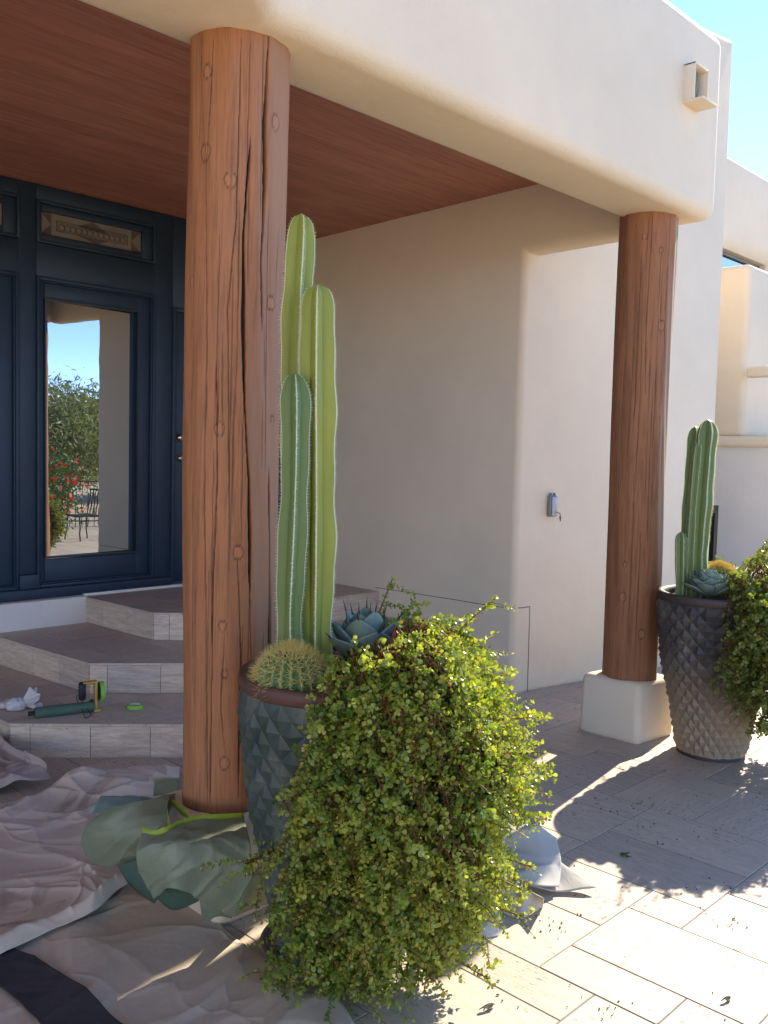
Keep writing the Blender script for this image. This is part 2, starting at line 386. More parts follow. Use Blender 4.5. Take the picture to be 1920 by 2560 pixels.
# build joints as shallow raised tubes hugging the wall plane
def wallx(y): return 4.797 + (y - 3.478) * (4.92 - 4.797) / (6.4 - 3.478)
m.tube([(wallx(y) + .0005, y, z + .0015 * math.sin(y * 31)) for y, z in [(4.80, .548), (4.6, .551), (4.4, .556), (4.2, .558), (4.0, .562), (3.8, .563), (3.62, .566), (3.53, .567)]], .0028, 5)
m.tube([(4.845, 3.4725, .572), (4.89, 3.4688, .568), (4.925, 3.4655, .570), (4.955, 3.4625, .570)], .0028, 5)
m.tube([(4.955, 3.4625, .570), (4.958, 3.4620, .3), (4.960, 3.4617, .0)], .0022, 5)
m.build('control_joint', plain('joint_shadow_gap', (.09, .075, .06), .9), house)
m = MB(); m.tube([(wallx(4.35) + .004, 4.35, 1.955), (wallx(4.35) - .006, 4.35, 1.957)], .006, 8); m.build('nail_patch', plain('filler', (.8, .76, .68), .8), house)
# ceiling boards
m = MB(); y = 2.66; bw = .132
while y < 6.0:
    x = -4.5; 
    while x < 4.95:
        L_ = rt.uniform(1.6, 3.6); x2 = min(4.95, x + L_)
        m.box(x + .0004, x2 - .0004, y + .001, y + bw - .001, ZC, ZC + .05, rt.random()); x = x2
    y += bw
cb = m.build('ceiling_boards', CEIL, house, attr='tone')
m = MB(); m.box(-4.5, 4.95, 2.64, 6.1, ZC + .012, 3.338); m.build('ceiling_backing', plain('ceiling_gap', (.25, .13, .09), .9), house)

# roof scupper on the fascia
m = MB()
sx0, sx1, sz0, sz1, sy = 4.47, 4.63, 3.40, 3.585, 2.285
yo = sy - .06
m.box(sx0, sx0 + .012, yo, sy + .02, sz0, sz1); m.box(sx1 - .012, sx1, yo, sy + .02, sz0, sz1)
m.box(sx0, sx1, yo, sy + .02, sz1 - .012, sz1 - .0005); m.box(sx0 - .004, sx1 + .004, yo - .05, sy + .02, sz0 - .012, sz0 - .0005)
sc = bevel(m.build('scupper', STUCCO, house), .003, 2)
m = MB(); m.box(sx0 + .013, sx1 - .013, sy - .004, sy + .005, sz0, sz1 - .014); m.build('dark_backing', plain('scupper_dark', (.12, .11, .10), .8), sc)  # flat dark panel for the opening's dark interior
m = MB()
for i in range(7): m.tube([(sx0 + .03 + .015 * i, sy - .02 - .01 * (i % 2), sz0 + .005), (sx0 + .045 + .012 * i, sy - .03, sz0 + .10), (sx0 + .03 + .016 * i, sy - .02, sz0 + .17)], .0022, 5)
m.build('straw', plain('straw', (.4, .36, .3), .8), sc)

# far wing of the house
XB, YF = 8.7, 4.62
ytan = lambda az: math.tan(R(az))
m = MB(); m.box(6.5, 22, YF, YF + .5, 0, 5.02); wing = bev(m, 'far_wing_wall', STUCCO, .06, 5)
# cut look of the upper window: recessed frame + glass set in the far wall face
wx0, wx1, wz0, wz1 = 7.6, 11.35, 3.3, 3.985
m = MB()
hole = MB(); hole.box(wx0, wx1, YF - .2, YF + .2, wz0, wz1); ho = hole.build('window_opening', STUCCO, None)
bm_ = wing.modifiers.new('cut', 'BOOLEAN'); bm_.operation = 'DIFFERENCE'; bm_.object = ho; bm_.solver = 'EXACT'
dg = bpy.context.evaluated_depsgraph_get(); me_ = bpy.data.meshes.new_from_object(wing.evaluated_get(dg)); wing.modifiers.clear(); wing.data = me_
bpy.data.objects.remove(ho)
m = MB(); fw = .035
for (a, b, c, d) in ((wx0, wx1, wz1 - fw, wz1 - .002), (wx0, wx0 + fw, wz0, wz1 - fw), (wx1 - fw, wx1 - .002, wz0, wz1 - fw)): m.box(a, b, YF + .07, YF + .13, c, d)
wf = m.build('window', plain('bronze_frame', (.16, .15, .13), .5), house)
m = MB(); m.box(wx0 + .05, wx1 - .05, YF + .10, YF + .11, wz0, wz1 - .05); m.build('pane', GLASS, wf)
m = MB(); m.box(wx1 - .30, wx1 - .24, YF + .075, YF + .125, wz0, wz1 - fw - .002); m.build('mullion', plain('bronze_mullion', (.12, .115, .10), .5), wf)
# projecting box in front of it and the lower wall with a ledge
yb1 = XB * ytan(22.9)
m = MB(); m.prism([(XB, yb1), (XB, YF + .02), (22, YF + .02), (22, yb1)], 1.80, 3.46); bev(m, 'projecting_bay', STUCCO, .07, 5)
m = MB(); m.prism([(XB - .05, 2.85), (XB - .05, YF + 1.2), (22, YF + 1.2), (22, 2.85)], 1.705, 1.81); bev(m, 'ledge', STUCCO, .035, 4)
m = MB(); m.prism([(XB, 2.9), (XB, YF + 1.2), (22, YF + 1.2), (22, 2.9)], -.02, 1.71); lw = m.build('lower_wall', STUCCO_W, house)
yw0, yw1 = XB * ytan(24.05), XB * ytan(26.5)
hole = MB(); hole.box(XB - .2, XB + .16, yw0, yw1, .0, 1.13); ho = hole.build('opening', STUCCO, None)
bm_ = lw.modifiers.new('cut', 'BOOLEAN'); bm_.object = ho; bm_.solver = 'EXACT'
dg = bpy.context.evaluated_depsgraph_get(); me_ = bpy.data.meshes.new_from_object(lw.evaluated_get(dg)); lw.modifiers.clear(); lw.data = me_; bpy.data.objects.remove(ho)
m = MB(); GREYF = plain('grey_frame', (.28, .28, .27), .5)
m.box(XB + .08, XB + .14, yw0, yw0 + .07, 0, 1.125); m.box(XB + .08, XB + .14, yw0 + .07, yw1 - .01, 1.05, 1.125)
w2 = m.build('window', GREYF, house); m = MB(); m.box(XB + .11, XB + .12, yw0 + .06, yw1 - .012, 0, 1.06); m.build('pane', plain('dark_green_pane', (.01, .035, .035), .08), w2)
m = MB(); m.box(XB - .12, XB - .02, 3.05, 3.62, 2.36, 2.46); bevel(m.build('sill', STUCCO, house), .02, 3)

# doors: blue timber screen wall across the back of the porch
YD = 5.88
m = MB(); m.box(-4.5, 4.95, YD + .045, YD + .14, .527, ZC - .002); dw = m.build('door_surround', NAVY, house)
def frame(mb, x0, x1, z0, z1, wL, wR, wB, wT, y0, y1):
    mb.box(x0, x0 + wL, y0, y1, z0, z1); mb.box(x1 - wR, x1, y0, y1, z0, z1)
    mb.box(x0 + wL, x1 - wR, y0, y1, z0, z0 + wB); mb.box(x0 + wL, x1 - wR, y0, y1, z1 - wT, z1)
# flat boarding between openings
m = MB()
m.box(2.592, 2.712, YD, YD + .046, .60, ZC - .004)                      # pilaster left of the glazed leaf
m.box(3.60, 3.748, YD, YD + .046, .60, ZC - .004)
m.box(2.712, 3.60, YD + .001, YD + .046, 2.668, 2.885); m.box(2.712, 3.60, YD + .001, YD + .046, 3.165, ZC - .004)
m.box(1.2, 2.592, YD + .001, YD + .046, 2.668, 2.885); m.box(1.2, 2.592, YD + .001, YD + .046, 3.165, ZC - .004)
m.box(3.748, 4.92, YD + .001, YD + .046, 2.60, ZC - .004); m.box(4.72, 4.92, YD, YD + .046, .538, 2.60)
m.box(.2, 1.2, YD + .001, YD + .046, .60, ZC - .004)
bevel(m.build('door_boarding', NAVY, house), .004, 2)
m = MB(); m.box(1.2, 3.748, YD - .02, YD + .044, .528, .60); bevel(m.build('sill_rail', NAVY, house), .008, 2)
m = MB(); m.box(2.585, 2.72, YD - .035, YD, .602, .70); bevel(m.build('plinth_block', NAVY, house), .006, 2)
def leaf(x0, x1, pane=True):
    m = MB(); frame(m, x0, x1, .602, 2.666, .022, .022, .022, .022, YD - .016, YD + .044)
    frame(m, x0 + .0225, x1 - .0225, .6245, 2.6435, .010, .010, .010, .010, YD - .006, YD + .044)
    frame(m, x0 + .033, x1 - .033, .635, 2.633, .03, .106, .155, .095, YD + .012, YD + .044)
    o = bevel(m.build('sidelight', NAVY, house), .0035, 2)
    return o
sl = leaf(2.712, 3.60)
# reflective pane, set a touch askew in its frame
gx0, gx1, gz0, gz1 = 2.772, 3.466, .80, 2.53
a = R(2.85); cx_, cy_ = (gx0 + gx1) / 2, YD + .030
dx, dy = math.cos(a) * .354, math.sin(a) * .354
m = MB(); m.prism([(cx_ - dx, cy_ - dy), (cx_ + dx, cy_ + dy), (cx_ + dx - .003, cy_ + dy + .006), (cx_ - dx - .003, cy_ - dy + .006)], gz0 - .008, gz1 + .008)
pn = m.build('pane', GLASS, sl)
m = MB(); frame(m, gx0 - .004, gx1 + .004, gz0 - .004, gz1 + .004, .012, .012, .012, .012, YD - .004, YD + .012); m.build('glazing_bead', plain('bead_black', (.008, .014, .02), .3), sl)
sl2 = leaf(1.65, 2.592)
m = MB(); m.box(1.74, 2.46, YD + .02, YD + .03, .80, 2.53); m.build('pane', DARKPANE, sl2)
# transoms with leaded patterns
LEADG = plain('etched_glass', (.20, .175, .145), .45, 0, .3, 120, .25); LEADD = plain('smoked_glass', (.085, .075, .068), .3); LEAD = plain('lead_came', (.05, .045, .04), .5, .5)
def transom(x0, x1):
    m = MB(); frame(m, x0 - .038, x1 + .105, 2.887, 3.163, .02, .02, .02, .02, YD - .012, YD + .044)
    frame(m, x0 - .0175, x1 + .0845, 2.9075, 3.1425, .0175, .0845, .041, .046, YD + .006, YD + .044)
    o = bevel(m.build('transom', NAVY, house), .003, 2)
    yp = YD + .028; m = MB(); m.box(x0, x1, yp, yp + .006, 2.945, 3.10); m.build('pane', LEADG, o)
    m = MB(); q = yp - .0025; zc = (2.948 + 3.097) / 2; h2 = .0735
    def tri(p, aa): m.add([(p[0][0], q, p[0][1]), (p[1][0], q, p[1][1]), (p[2][0], q, p[2][1]), (p[0][0], q + .002, p[0][1]), (p[1][0], q + .002, p[1][1]), (p[2][0], q + .002, p[2][1])], [(0, 1, 2), (5, 4, 3), (0, 3, 4, 1), (1, 4, 5, 2), (2, 5, 3, 0)])
    tri([(x0, zc + h2), (x0 + .075, zc + .0), (x0 + .075, zc + h2)], 0); tri([(x0, zc - h2), (x0 + .075, zc - h2), (x0 + .075, zc)], 0)
    tri([(x1, zc + h2), (x1 - .075, zc + h2), (x1 - .075, zc)], 0); tri([(x1, zc - h2), (x1 - .075, zc), (x1 - .075, zc - h2)], 0)
    xm = (x0 + x1) / 2; tri([(xm - .11, zc + h2 * .3), (xm, zc + h2), (xm + .13, zc + h2 * .1)], 0); tri([(xm - .10, zc - h2 * .5), (xm + .12, zc - h2 * .5), (xm + .02, zc - h2)], 0)
    m.build('glass_pattern', LEADD, o)
    m = MB(); k = 12
    for i in range(k):
        xx = x0 + .125 + (x1 - x0 - .25) * (i + .5) / k
        m.tube([(xx + .021 * math.cos(t), q - .003, zc - .008 + .021 * math.sin(t)) for t in np.linspace(0, 2 * PI, 13)], .0018, 4, False)
    for zz in (zc + .022, zc + .032, zc - .036): m.tube([(x0 + .11, q - .003, zz), (x1 - .11, q - .003, zz)], .0015, 4)
    for xx in (x0 + .11, x1 - .11): m.tube([(xx, q - .003, zc - .036), (xx, q - .003, zc + .032)], .0015, 4)
    m.build('lead_pattern', LEAD, o)
transom(2.751, 3.495); transom(1.75, 2.497)
# entry door behind the log (its knob shows at the log's left edge)
m = MB(); frame(m, 3.748, 4.72, .54, 2.6, .03, .03, .02, .03, YD - .012, YD + .044); m.box(3.7785, 4.6895, YD + .015, YD + .044, .5605, 2.5695)
for z0, z1 in ((.75, 1.3), (1.55, 2.45)): frame(m, 3.90, 4.57, z0, z1, .03, .03, .03, .03, YD + .004, YD + .0148)
dr = bevel(m.build('door', NAVY, house), .003, 2)
BRASS = plain('nickel', (.55, .50, .42), .25, 1)
def knob(x, z, r, name):
    vs, fs = lathe([(0.001, -.052), (r * .8, -.05), (r, -.038), (r * .9, -.022), (r * .4, -.016), (r * .4, -.008), (r * 1.15, -.006), (r * 1.2, 0), (.001, .001)], 20)
    vs = [(x + v[0], YD + .012 + v[2], z + v[1]) for v in vs]; o = mobj(name, vs, fs, BRASS, dr, True); return o
knob(3.808, 1.64, .026, 'deadbolt'); knob(3.808, 1.487, .020, 'handle')

# steps: three tiers with a chamfered corner
steps = empty('entry_steps', (3.2, 4.6, 0), 'travertine entry steps in three tiers below the blue doors', 'steps')
def tier(poly, z0, z1):
    m = MB(); m.prism(poly, z0, z1 - .002); return m
tp = [([(1.907, 4.415), (2.93, 3.497), (4.785, 3.497), (4.86, 5.79), (1.907, 5.79)], 0.0, .173),
      ([(2.468, 4.678), (3.13, 4.13), (4.81, 4.13), (4.86, 5.79), (2.37, 5.79)], .173, .346),
      ([(3.070, 4.995), (3.35, 4.762), (4.86, 4.762), (4.90, 5.835), (3.037, 5.84)], .346, .522)]
for poly, z0, z1 in tp:
    V = []; F = []; T = []
    m = MB(); m.prism(poly, z0, z1 - .006); core = m
    st = core.build('step', plain('step_grout', (.50, .44, .36), .9), steps)
    # riser tiles along the first three edges
    P = [Vector((p[0], p[1], 0)) for p in poly]; m = MB()
    n = len(P)
    edges = [(P[-1], P[0]), (P[0], P[1]), (P[1], P[2])]
    for ei, (a, b) in enumerate(edges):
        d = b - a; L_ = d.length; d.normalize(); nrm = Vector((d.y, -d.x, 0))
        s_ = 0.0; k = 0; lens = []
        first = .10 if ei == 1 else .0
        if ei == 0:  # measured back from the corner
            cuts = [L_]; q = L_
            while q > 0: q -= (.295 if len(cuts) < 3 else .31); cuts.append(max(q, 0))
            cuts = cuts[::-1]
        else:
            cuts = [0.0, .095 if ei == 1 else .28]; q = cuts[-1]
            while q < L_ - .001: q = min(L_, q + .295); cuts.append(q)
        for i in range(len(cuts) - 1):
            u0, u1 = cuts[i] + .0015, cuts[i + 1] - .0015
            if u1 - u0 < .01: continue
            p0 = a + d * u0; p1 = a + d * u1; o_ = nrm * .010
            if i == 0 and ei > 0: p0 = a + d * .0
            if i == len(cuts) - 2 and ei < 2: p1 = a + d * L_
            zz1 = z1 - .014
            m.add([p0 + Vector((0, 0, z0 + .001)), p1 + Vector((0, 0, z0 + .001)), p1 + o_ + Vector((0, 0, z0 + .001)), p0 + o_ + Vector((0, 0, z0 + .001)),
                   p0 + Vector((0, 0, zz1)), p1 + Vector((0, 0, zz1)), p1 + o_ + Vector((0, 0, zz1)), p0 + o_ + Vector((0, 0, zz1))],
                  [(0, 3, 2, 1)[::-1], (4, 5, 6, 7)[::-1], (0, 1, 5, 4), (3, 7, 6, 2), (0, 4, 7, 3), (1, 2, 6, 5)], rt.random())
    ob = m.build('riser_tiles', TRAVSTEP, st, attr='tone')
    bmx = bmesh.new(); bmx.from_mesh(ob.data); bmesh.ops.recalc_face_normals(bmx, faces=bmx.faces); bmx.to_mesh(ob.data); bmx.free()
    # tread: tiles clipped to the tier outline
    bmx = bmesh.new(); 
    cxm = sum(p.x for p in P) / n; cym = sum(p.y for p in P) / n
    PP = [p + (Vector((cxm, cym, 0)) - p).normalized() * -.012 for p in P]
    fv = [bmx.verts.new((p.x, p.y, z1 - .001)) for p in PP]; bmx.faces.new(fv)
    gsz = .30
    for k in range(1, 16):
        geom = bmx.verts[:] + bmx.edges[:] + bmx.faces[:]
        bmesh.ops.bisect_plane(bmx, geom=geom, plane_co=(1.9 + k * .59 * .62, 0, 0), plane_no=(1, .0, 0))
        geom = bmx.verts[:] + bmx.edges[:] + bmx.faces[:]
        bmesh.ops.bisect_plane(bmx, geom=geom, plane_co=(0, 3.5 + k * .305 * (1 + .0 * k), 0), plane_no=(0, 1, 0))
    bmesh.ops.split_edges(bmx, edges=bmx.edges[:])
    for f in bmx.faces:
        c_ = f.calc_center_median()
        for v in f.verts: v.co += (c_ - v.co).normalized() * .0022
    for f in bmx.faces:
        if f.normal.z < 0: f.normal_flip()
    me = bpy.data.meshes.new('tread_tiles'); uvl = bmx.loops.layers.uv.new('UVMap')
    for f in bmx.faces:
        o1, o2 = rt.uniform(0, 30), rt.uniform(0, 30); sw = rt.random() < .35
        for l in f.loops:
            l[uvl].uv = (l.vert.co.y + o1, l.vert.co.x + o2) if sw else (l.vert.co.x + o1, l.vert.co.y + o2)
    nf = len(bmx.faces); bmx.to_mesh(me); bmx.free()
    at_ = me.attributes.new('tone', 'FLOAT', 'FACE'); at_.data.foreach_set('value', [rt.random() * .6 for _ in range(nf)])
    me.materials.append(TRAVTREAD); o = bpy.data.objects.new('tread_tiles', me); COL.objects.link(o); setparent(o, st)
    md = o.modifiers.new('s', 'SOLIDIFY'); md.thickness = .012; md.offset = -1

# ------------------------------------------------------------------ log posts
def log_post(c, r0, r1, z0, z1, mat, cracks, knots, label, paper_plinth=False):
    root = empty('log_post', (c[0], c[1], 0), label, 'post', 'round log posts of the porch')
    NA, NZ = 420, 300
    th0 = math.atan2(-c[1], -c[0])       # facing the viewer
    Z = np.linspace(z0, z1, NZ)[:, None]; A = np.linspace(0, 2 * PI, NA, endpoint=False)[None, :]
    Rr = (r0 + (r1 - r0) * (Z - z0) / (z1 - z0)) * np.ones_like(A)
    Rr = Rr + .006 * np.sin(A * 2 + Z * .9) + .004 * np.sin(Z * 3.1 + A) + .0035 * np.sin(A * 3 + Z * 1.1) + .002 * np.sin(A * 7 - Z * 2.3) + .0015 * np.sin(A * 13 + Z * 5)
    crack = np.zeros_like(Rr); knot = np.zeros_like(Rr); ring = np.zeros_like(Rr)
    D = np.angle(np.exp(1j * (A - th0)))  # + = viewer's left? resolved by sign below
    D = D * np.ones_like(Z)
    rk = random.Random(int(c[0] * 100)); cracks = list(cracks)
    for _ in range(26):
        u0 = rk.uniform(-.92, .92); za = rk.uniform(z0, z1 - .3); zl = rk.uniform(.15, .9); cracks.append(([(u0, za), (max(-.95, min(.95, u0 + rk.uniform(-.05, .05))), min(z1, za + zl))], rk.uniform(.0009, .0018), rk.uniform(.004, .010)))
    for pts, wd, dp in cracks:
        wd = wd * .62; dp = dp * .7
        zs = [p[1] for p in pts]; us = [p[0] for p in pts]
        o = np.argsort(zs); zs = np.array(zs)[o]; us = np.array(us)[o]
        th = np.arcsin(np.clip(np.interp(Z[:, 0], zs, us), -.99, .99))
        th = th + .010 * np.sin(Z[:, 0] * 7 + wd * 900) + .003 * np.sin(Z[:, 0] * 31) + .0015 * np.sin(Z[:, 0] * 87)
        ends = np.clip(np.minimum(Z[:, 0] - zs[0], zs[-1] - Z[:, 0]) / .10, 0, 1)
        w_ = wd * ends * (.7 + .4 * np.sin(Z[:, 0] * 9 + us[0] * 7))
        w_ = np.maximum(w_, 1e-5)
        d = np.abs(D - th[:, None]) * Rr
        k = np.clip(1 - d / (w_[:, None] + .0012), 0, 1) * (ends[:, None] > 0)
        Rr = Rr - dp * np.clip(k * 1.6, 0, 1) * ends[:, None]; crack = np.maximum(crack, np.clip(k * 2.0, 0, 1) * np.clip(dp / .012, .55, 1))
    for (u, z, kr) in knots:
        th = math.asin(max(-.98, min(.98, u)))
        d = np.sqrt(((D - th) * Rr * 1.05) ** 2 + ((Z - z) * .78) ** 2) * (1 + .05 * np.sin(np.arctan2(Z - z, (D - th) * Rr) * 3 + z * 9) + .02 * np.sin(np.arctan2(Z - z, (D - th) * Rr) * 7 + z))
        knot = np.maximum(knot, np.clip((kr * .92 - d) / .004, 0, 1) * .55); ring = np.maximum(ring, np.clip(1 - np.abs(d - kr) / .0032, 0, 1) * .9 + np.clip(1 - np.abs(d - kr * .45) / .002, 0, 1) * .25)
        Rr = Rr + .0022 * np.exp(-(d / (kr * 1.6)) ** 2)
    tiltx, tilty = (c[2], c[3]) if len(c) > 2 else (0, 0)
    X = c[0] + Rr * np.cos(A) + (Z - z0) * tiltx; Y = c[1] + Rr * np.sin(A) + (Z - z0) * tilty
    vs = np.stack([X, Y, Z * np.ones_like(X)], -1).reshape(-1, 3)
    i = np.arange(NZ - 1)[:, None] * NA; k = np.arange(NA)[None, :]; k2 = (k + 1) % NA
    fs = np.stack([i + k, i + k2, i + NA + k2, i + NA + k], -1).reshape(-1, 4).tolist()
    n = len(vs); fs.append(list(range(NA))[::-1]); fs.append([n - NA + q for q in range(NA)])
    mobj('log', vs, fs, mat, root, True, attr={'crack': crack.ravel(), 'knot': np.clip(knot, 0, 1).ravel(), 'ring': np.clip(ring, 0, 1).ravel()})
    return root
# u: -1 viewer's left edge .. +1 right edge. The angle grows anticlockwise, so viewer's right is +
ck1 = [([(.60, 2.9), (.58, 2.62), (.62, 2.40), (.55, 2.15), (.60, 1.95)], .012, .040),
       ([(.30, 2.55), (.16, 2.25), (.18, 1.95), (.24, 1.70), (.33, 1.45), (.38, 1.05)], .010, .034),
       ([(-.62, 2.52), (-.55, 2.0), (-.52, 1.4), (-.48, .9), (-.42, .36)], .0022, .012),
       ([(.05, 2.85), (.02, 2.3), (-.15, 2.0), (-.02, 1.3), (-.05, 1.15)], .0016, .01),
       ([(-.35, 1.85), (-.28, 1.45), (-.36, 1.1), (-.36, .36)], .0026, .014),
       ([(.80, 1.50), (.80, 1.1), (.82, .8), (.93, .36)], .012, .036),
       ([(.12, 1.22), (.20, .9), (.22, .4)], .0028, .014),
       ([(-.50, 2.85), (-.60, 2.45)], .0018, .01), ([(.36, 1.15), (.45, .7), (.48, .36)], .0018, .01),
       ([(.02, 1.75), (.02, 1.5), (.0, 1.3)], .0014, .008), ([(-.12, .95), (-.16, .7), (-.05, .55)], .0016, .009), ([(.68, .95), (.62, .5)], .0025, .012),
       ([(-.78, 1.4), (-.76, .9)], .0014, .008), ([(-.25, 1.95), (-.2, 1.6)], .0012, .008)]
kn1 = [(-.62, 2.50, .022), (-.12, 2.41, .020), (.79, 2.62, .020), (.80, 2.04, .018), (-.26, 1.62, .017), (.13, 1.22, .018), (-.15, .98, .013), (-.10, .82, .012), (-.08, .52, .016), (-.86, 2.1, .014), (.86, 1.66, .009), (-.6, 2.75, .016)]
LP1 = (1.862, 2.543)
lp1 = log_post(LP1, .162, .158, .345, 2.90, LOG1, ck1, kn1, 'thick cracked red-brown log post beside the nearer planter, its plinth wrapped in green paper')
m = MB(); m.box(LP1[0] - .18, LP1[0] + .18, LP1[1] - .19, LP1[1] + .19, -.01, .345); bevel(m.build('plinth', STUCCO, lp1), .035, 5)
ck2 = [([(.78, 2.9), (.74, 2.2)], .002, .008), ([(.25, 2.1), (.28, 1.3)], .0015, .006), ([(-.4, 2.0), (-.35, 1.5)], .0012, .005), ([(-.1, 1.2), (-.12, .6)], .0012, .005), ([(-.72, 2.6), (-.7, 1.1)], .001, .004), ([(.5, 1.5), (.45, .8)], .0014, .006)]
kn2 = [(.62, 2.28, .022), (-.35, .80, .020), (.35, .60, .02), (-.1, 2.75, .014), (-.3, .98, .012), (.5, 2.68, .013)]
LP2 = (4.640, 2.545)
lp2 = log_post(LP2, .156, .153, .335, 2.90, LOG2, ck2, kn2, 'dark brown log post on a bare cream plinth beside the farther planter')
m = MB(); 
b0 = [(4.470, 2.385), (4.815, 2.345), (4.84, 2.72), (4.465, 2.765)]; cx_, cy_ = LP2
vs = [(p[0], p[1], -.01) for p in b0] + [(cx_ + (p[0] - cx_) * .96, cy_ + (p[1] - cy_) * .96, .338) for p in b0]
m.add(vs, [(3, 2, 1, 0), (4, 5, 6, 7), (0, 1, 5, 4), (1, 2, 6, 5), (2, 3, 7, 6), (3, 0, 4, 7)]); bevel(m.build('plinth', STUCCO, lp2), .035, 5)

# ------------------------------------------------------------------ key box
kb = empty('key_box', (5.115, 3.44, 1.15), 'small grey key lock box with a key hanging on the cream wall', 'key box')
wd_ = Vector((.985, -.172, 0)); nr = Vector((-.172, -.985, 0))
def kpt(u, v, z): return Vector((5.113, 3.4375, 0)) + wd_ * u + nr * v + Vector((0, 0, z))
def kbox(mb, u0, u1, v0, v1, z0, z1):
    vs = [kpt(u, v, z) for z in (z0, z1) for v in (v1, v0) for u in (u0, u1)]
    mb.add(vs, [(0, 2, 3, 1), (4, 5, 7, 6), (0, 1, 5, 4), (2, 6, 7, 3), (0, 4, 6, 2), (1, 3, 7, 5)])
m = MB(); kbox(m, -.033, .033, 0, .035, 1.165, 1.305); bevel(m.build('case', plain('grey_metal', (.22, .24, .25), .45, .3), kb), .008, 3)
m = MB(); kbox(m, -.024, .026, .0355, .046, 1.172, 1.298); bevel(m.build('lid', plain('light_grey_lid', (.42, .44, .44), .4, .2), kb), .006, 3)
m = MB()
for u in (-.018, .018): m.tube([kpt(u, .018, 1.29), kpt(u, .018, 1.322)], .008, 10)
m.build('mount_lug', plain('lug', (.12, .16, .22), .5), kb)
m = MB(); m.tube([kpt(.012, .046, 1.195), kpt(.012, .055, 1.195)], .008, 12); lk = m.build('lock', plain('steel', (.5, .5, .5), .3, 1), kb)
m = MB(); m.tube([kpt(.012, .055, 1.195), kpt(.035, .056, 1.190), kpt(.045, .056, 1.165)], .0028, 6); m.tube([kpt(.040, .056, 1.168), kpt(.043, .057, 1.135)], [.0065, .003], 8)
m.build('key', plain('dark_key', (.10, .05, .03), .5, .3), kb)
# ------------------------------------------------------------------ planters
TV = Vector((-.715, -.697, 0)).normalized(); RV = Vector((.699, -.715, 0)).normalized()
def pot_profile(t, Rr, Rb, Hh):      # radius at t=0 base .. 1 rim
    s = [(0, Rb), (.12, Rb * 1.06), (.3, Rb * 1.22), (.55, Rb + (Rr - Rb) * .70), (.8, Rr * .965), (.93, Rr * 1.0), (1, Rr * .985)]
    return float(np.interp(t, [a for a, b in s], [b for a, b in s]))
def sm_profile(t, *a): return (pot_profile(max(0, t - .05), *a) + pot_profile(t, *a) * 2 + pot_profile(min(1, t + .05), *a)) / 4
def planter(c, Rr, Rb, Hh, mat, rimmat, label, saucer, na=24, nz=10, z0=.0, stud=.0105):
    root = empty('planter', (c[0], c[1], 0), label, 'planter', 'quilted ceramic planters of cacti')
    vs = []; fs = []; body_h = Hh - .045
    def P(u, t, out):
        r = sm_profile(t, Rr, Rb, Hh) + out + .003 * noise.noise(Vector((u * 1.3, t * 9, c[0]))); a = 2 * PI * (u + .10 * noise.noise(Vector((u * .9, t * 7, 3.0)))) / na; t = t + .006 * noise.noise(Vector((u * 1.1, t * 8, 7.0))); return (c[0] + r * math.cos(a), c[1] + r * math.sin(a), z0 + .02 + t * (body_h - .02))
    cnt = {}
    def vid(u2, j2, out):
        key = (u2 % (2 * na), j2, out)
        if key not in cnt: cnt[key] = len(vs); vs.append(P(u2 / 2, min(1, max(0, j2 / (2 * nz))), out))
        return cnt[key]
    rr_ = random.Random(3)
    for j2 in range(-1, 2 * nz + 2):          # diamond centres
        for u2 in range(2 * na):
            if (u2 + j2) % 2 == 0: continue
            # centre (u2,j2), corners left/right/up/down
            if j2 < 0 or j2 > 2 * nz: continue
            hgt = stud if 0 < j2 < 2 * nz else .004
            ce = len(vs); vs.append(P(u2 / 2, j2 / (2 * nz), hgt * (.8 + .4 * rr_.random())))
            L_, Rt = vid(u2 - 1, j2, 0), vid(u2 + 1, j2, 0)
            U = vid(u2, j2 + 1, 0) if j2 + 1 <= 2 * nz else None; Dn = vid(u2, j2 - 1, 0) if j2 - 1 >= 0 else None
            if U is not None: fs += [(ce, Rt, U), (ce, U, L_)]
            if Dn is not None: fs += [(ce, L_, Dn), (ce, Dn, Rt)]
    body = mobj('body', vs, fs, mat, root)
    zt = z0 + Hh
    prof = [(Rr * .985, zt - .047), (Rr * 1.02, zt - .035), (Rr * 1.02, zt - .012), (Rr * 1.0, zt), (Rr * .93, zt - .002), (Rr * .90, zt - .02), (Rr * .89, zt - .06)]
    v_, f_ = lathe(prof, 72, c); mobj('rim', v_, f_, rimmat, root, True)
    v_ = [(c[0], c[1], zt - .022)]; f_ = []
    for k in range(48):
        a = 2 * PI * k / 48; v_.append((c[0] + Rr * .90 * math.cos(a), c[1] + Rr * .90 * math.sin(a), zt - .04))
    f_ = [(0, 1 + k, 1 + (k + 1) % 48) for k in range(48)]; mobj('soil', v_, f_, SOIL, root)
    if saucer:
        v_, f_ = lathe([(.001, .004), (Rb * 1.20, .004), (Rb * 1.28, .03), (Rb * 1.22, .032), (Rb * 1.05, .03)], 56, c); mobj('saucer', v_, f_, SAUCER, root, True)
    else:
        v_, f_ = lathe([(Rb, .0), (Rb * 1.0, .022)], 48, c); mobj('foot', v_, f_, rimmat, root, True)
    return root
C1 = (1.885, 2.028); C2 = (4.673, 2.067)
planter(C1, .292, .172, .885, GLAZE1, RIMM1, 'dark green quilted ceramic planter standing nearer, beside the red-brown log', True)
planter(C2, .300, .175, .865, GLAZE2, plain('dark_rim', (.06, .045, .04), .6, 0, .3, 50, .3), 'grey-brown quilted ceramic planter with sandy foot standing farther off', False, stud=.017)
def on(c, r, t, z): p = Vector((c[0], c[1], 0)) + RV * r + TV * t; return Vector((p.x, p.y, z))

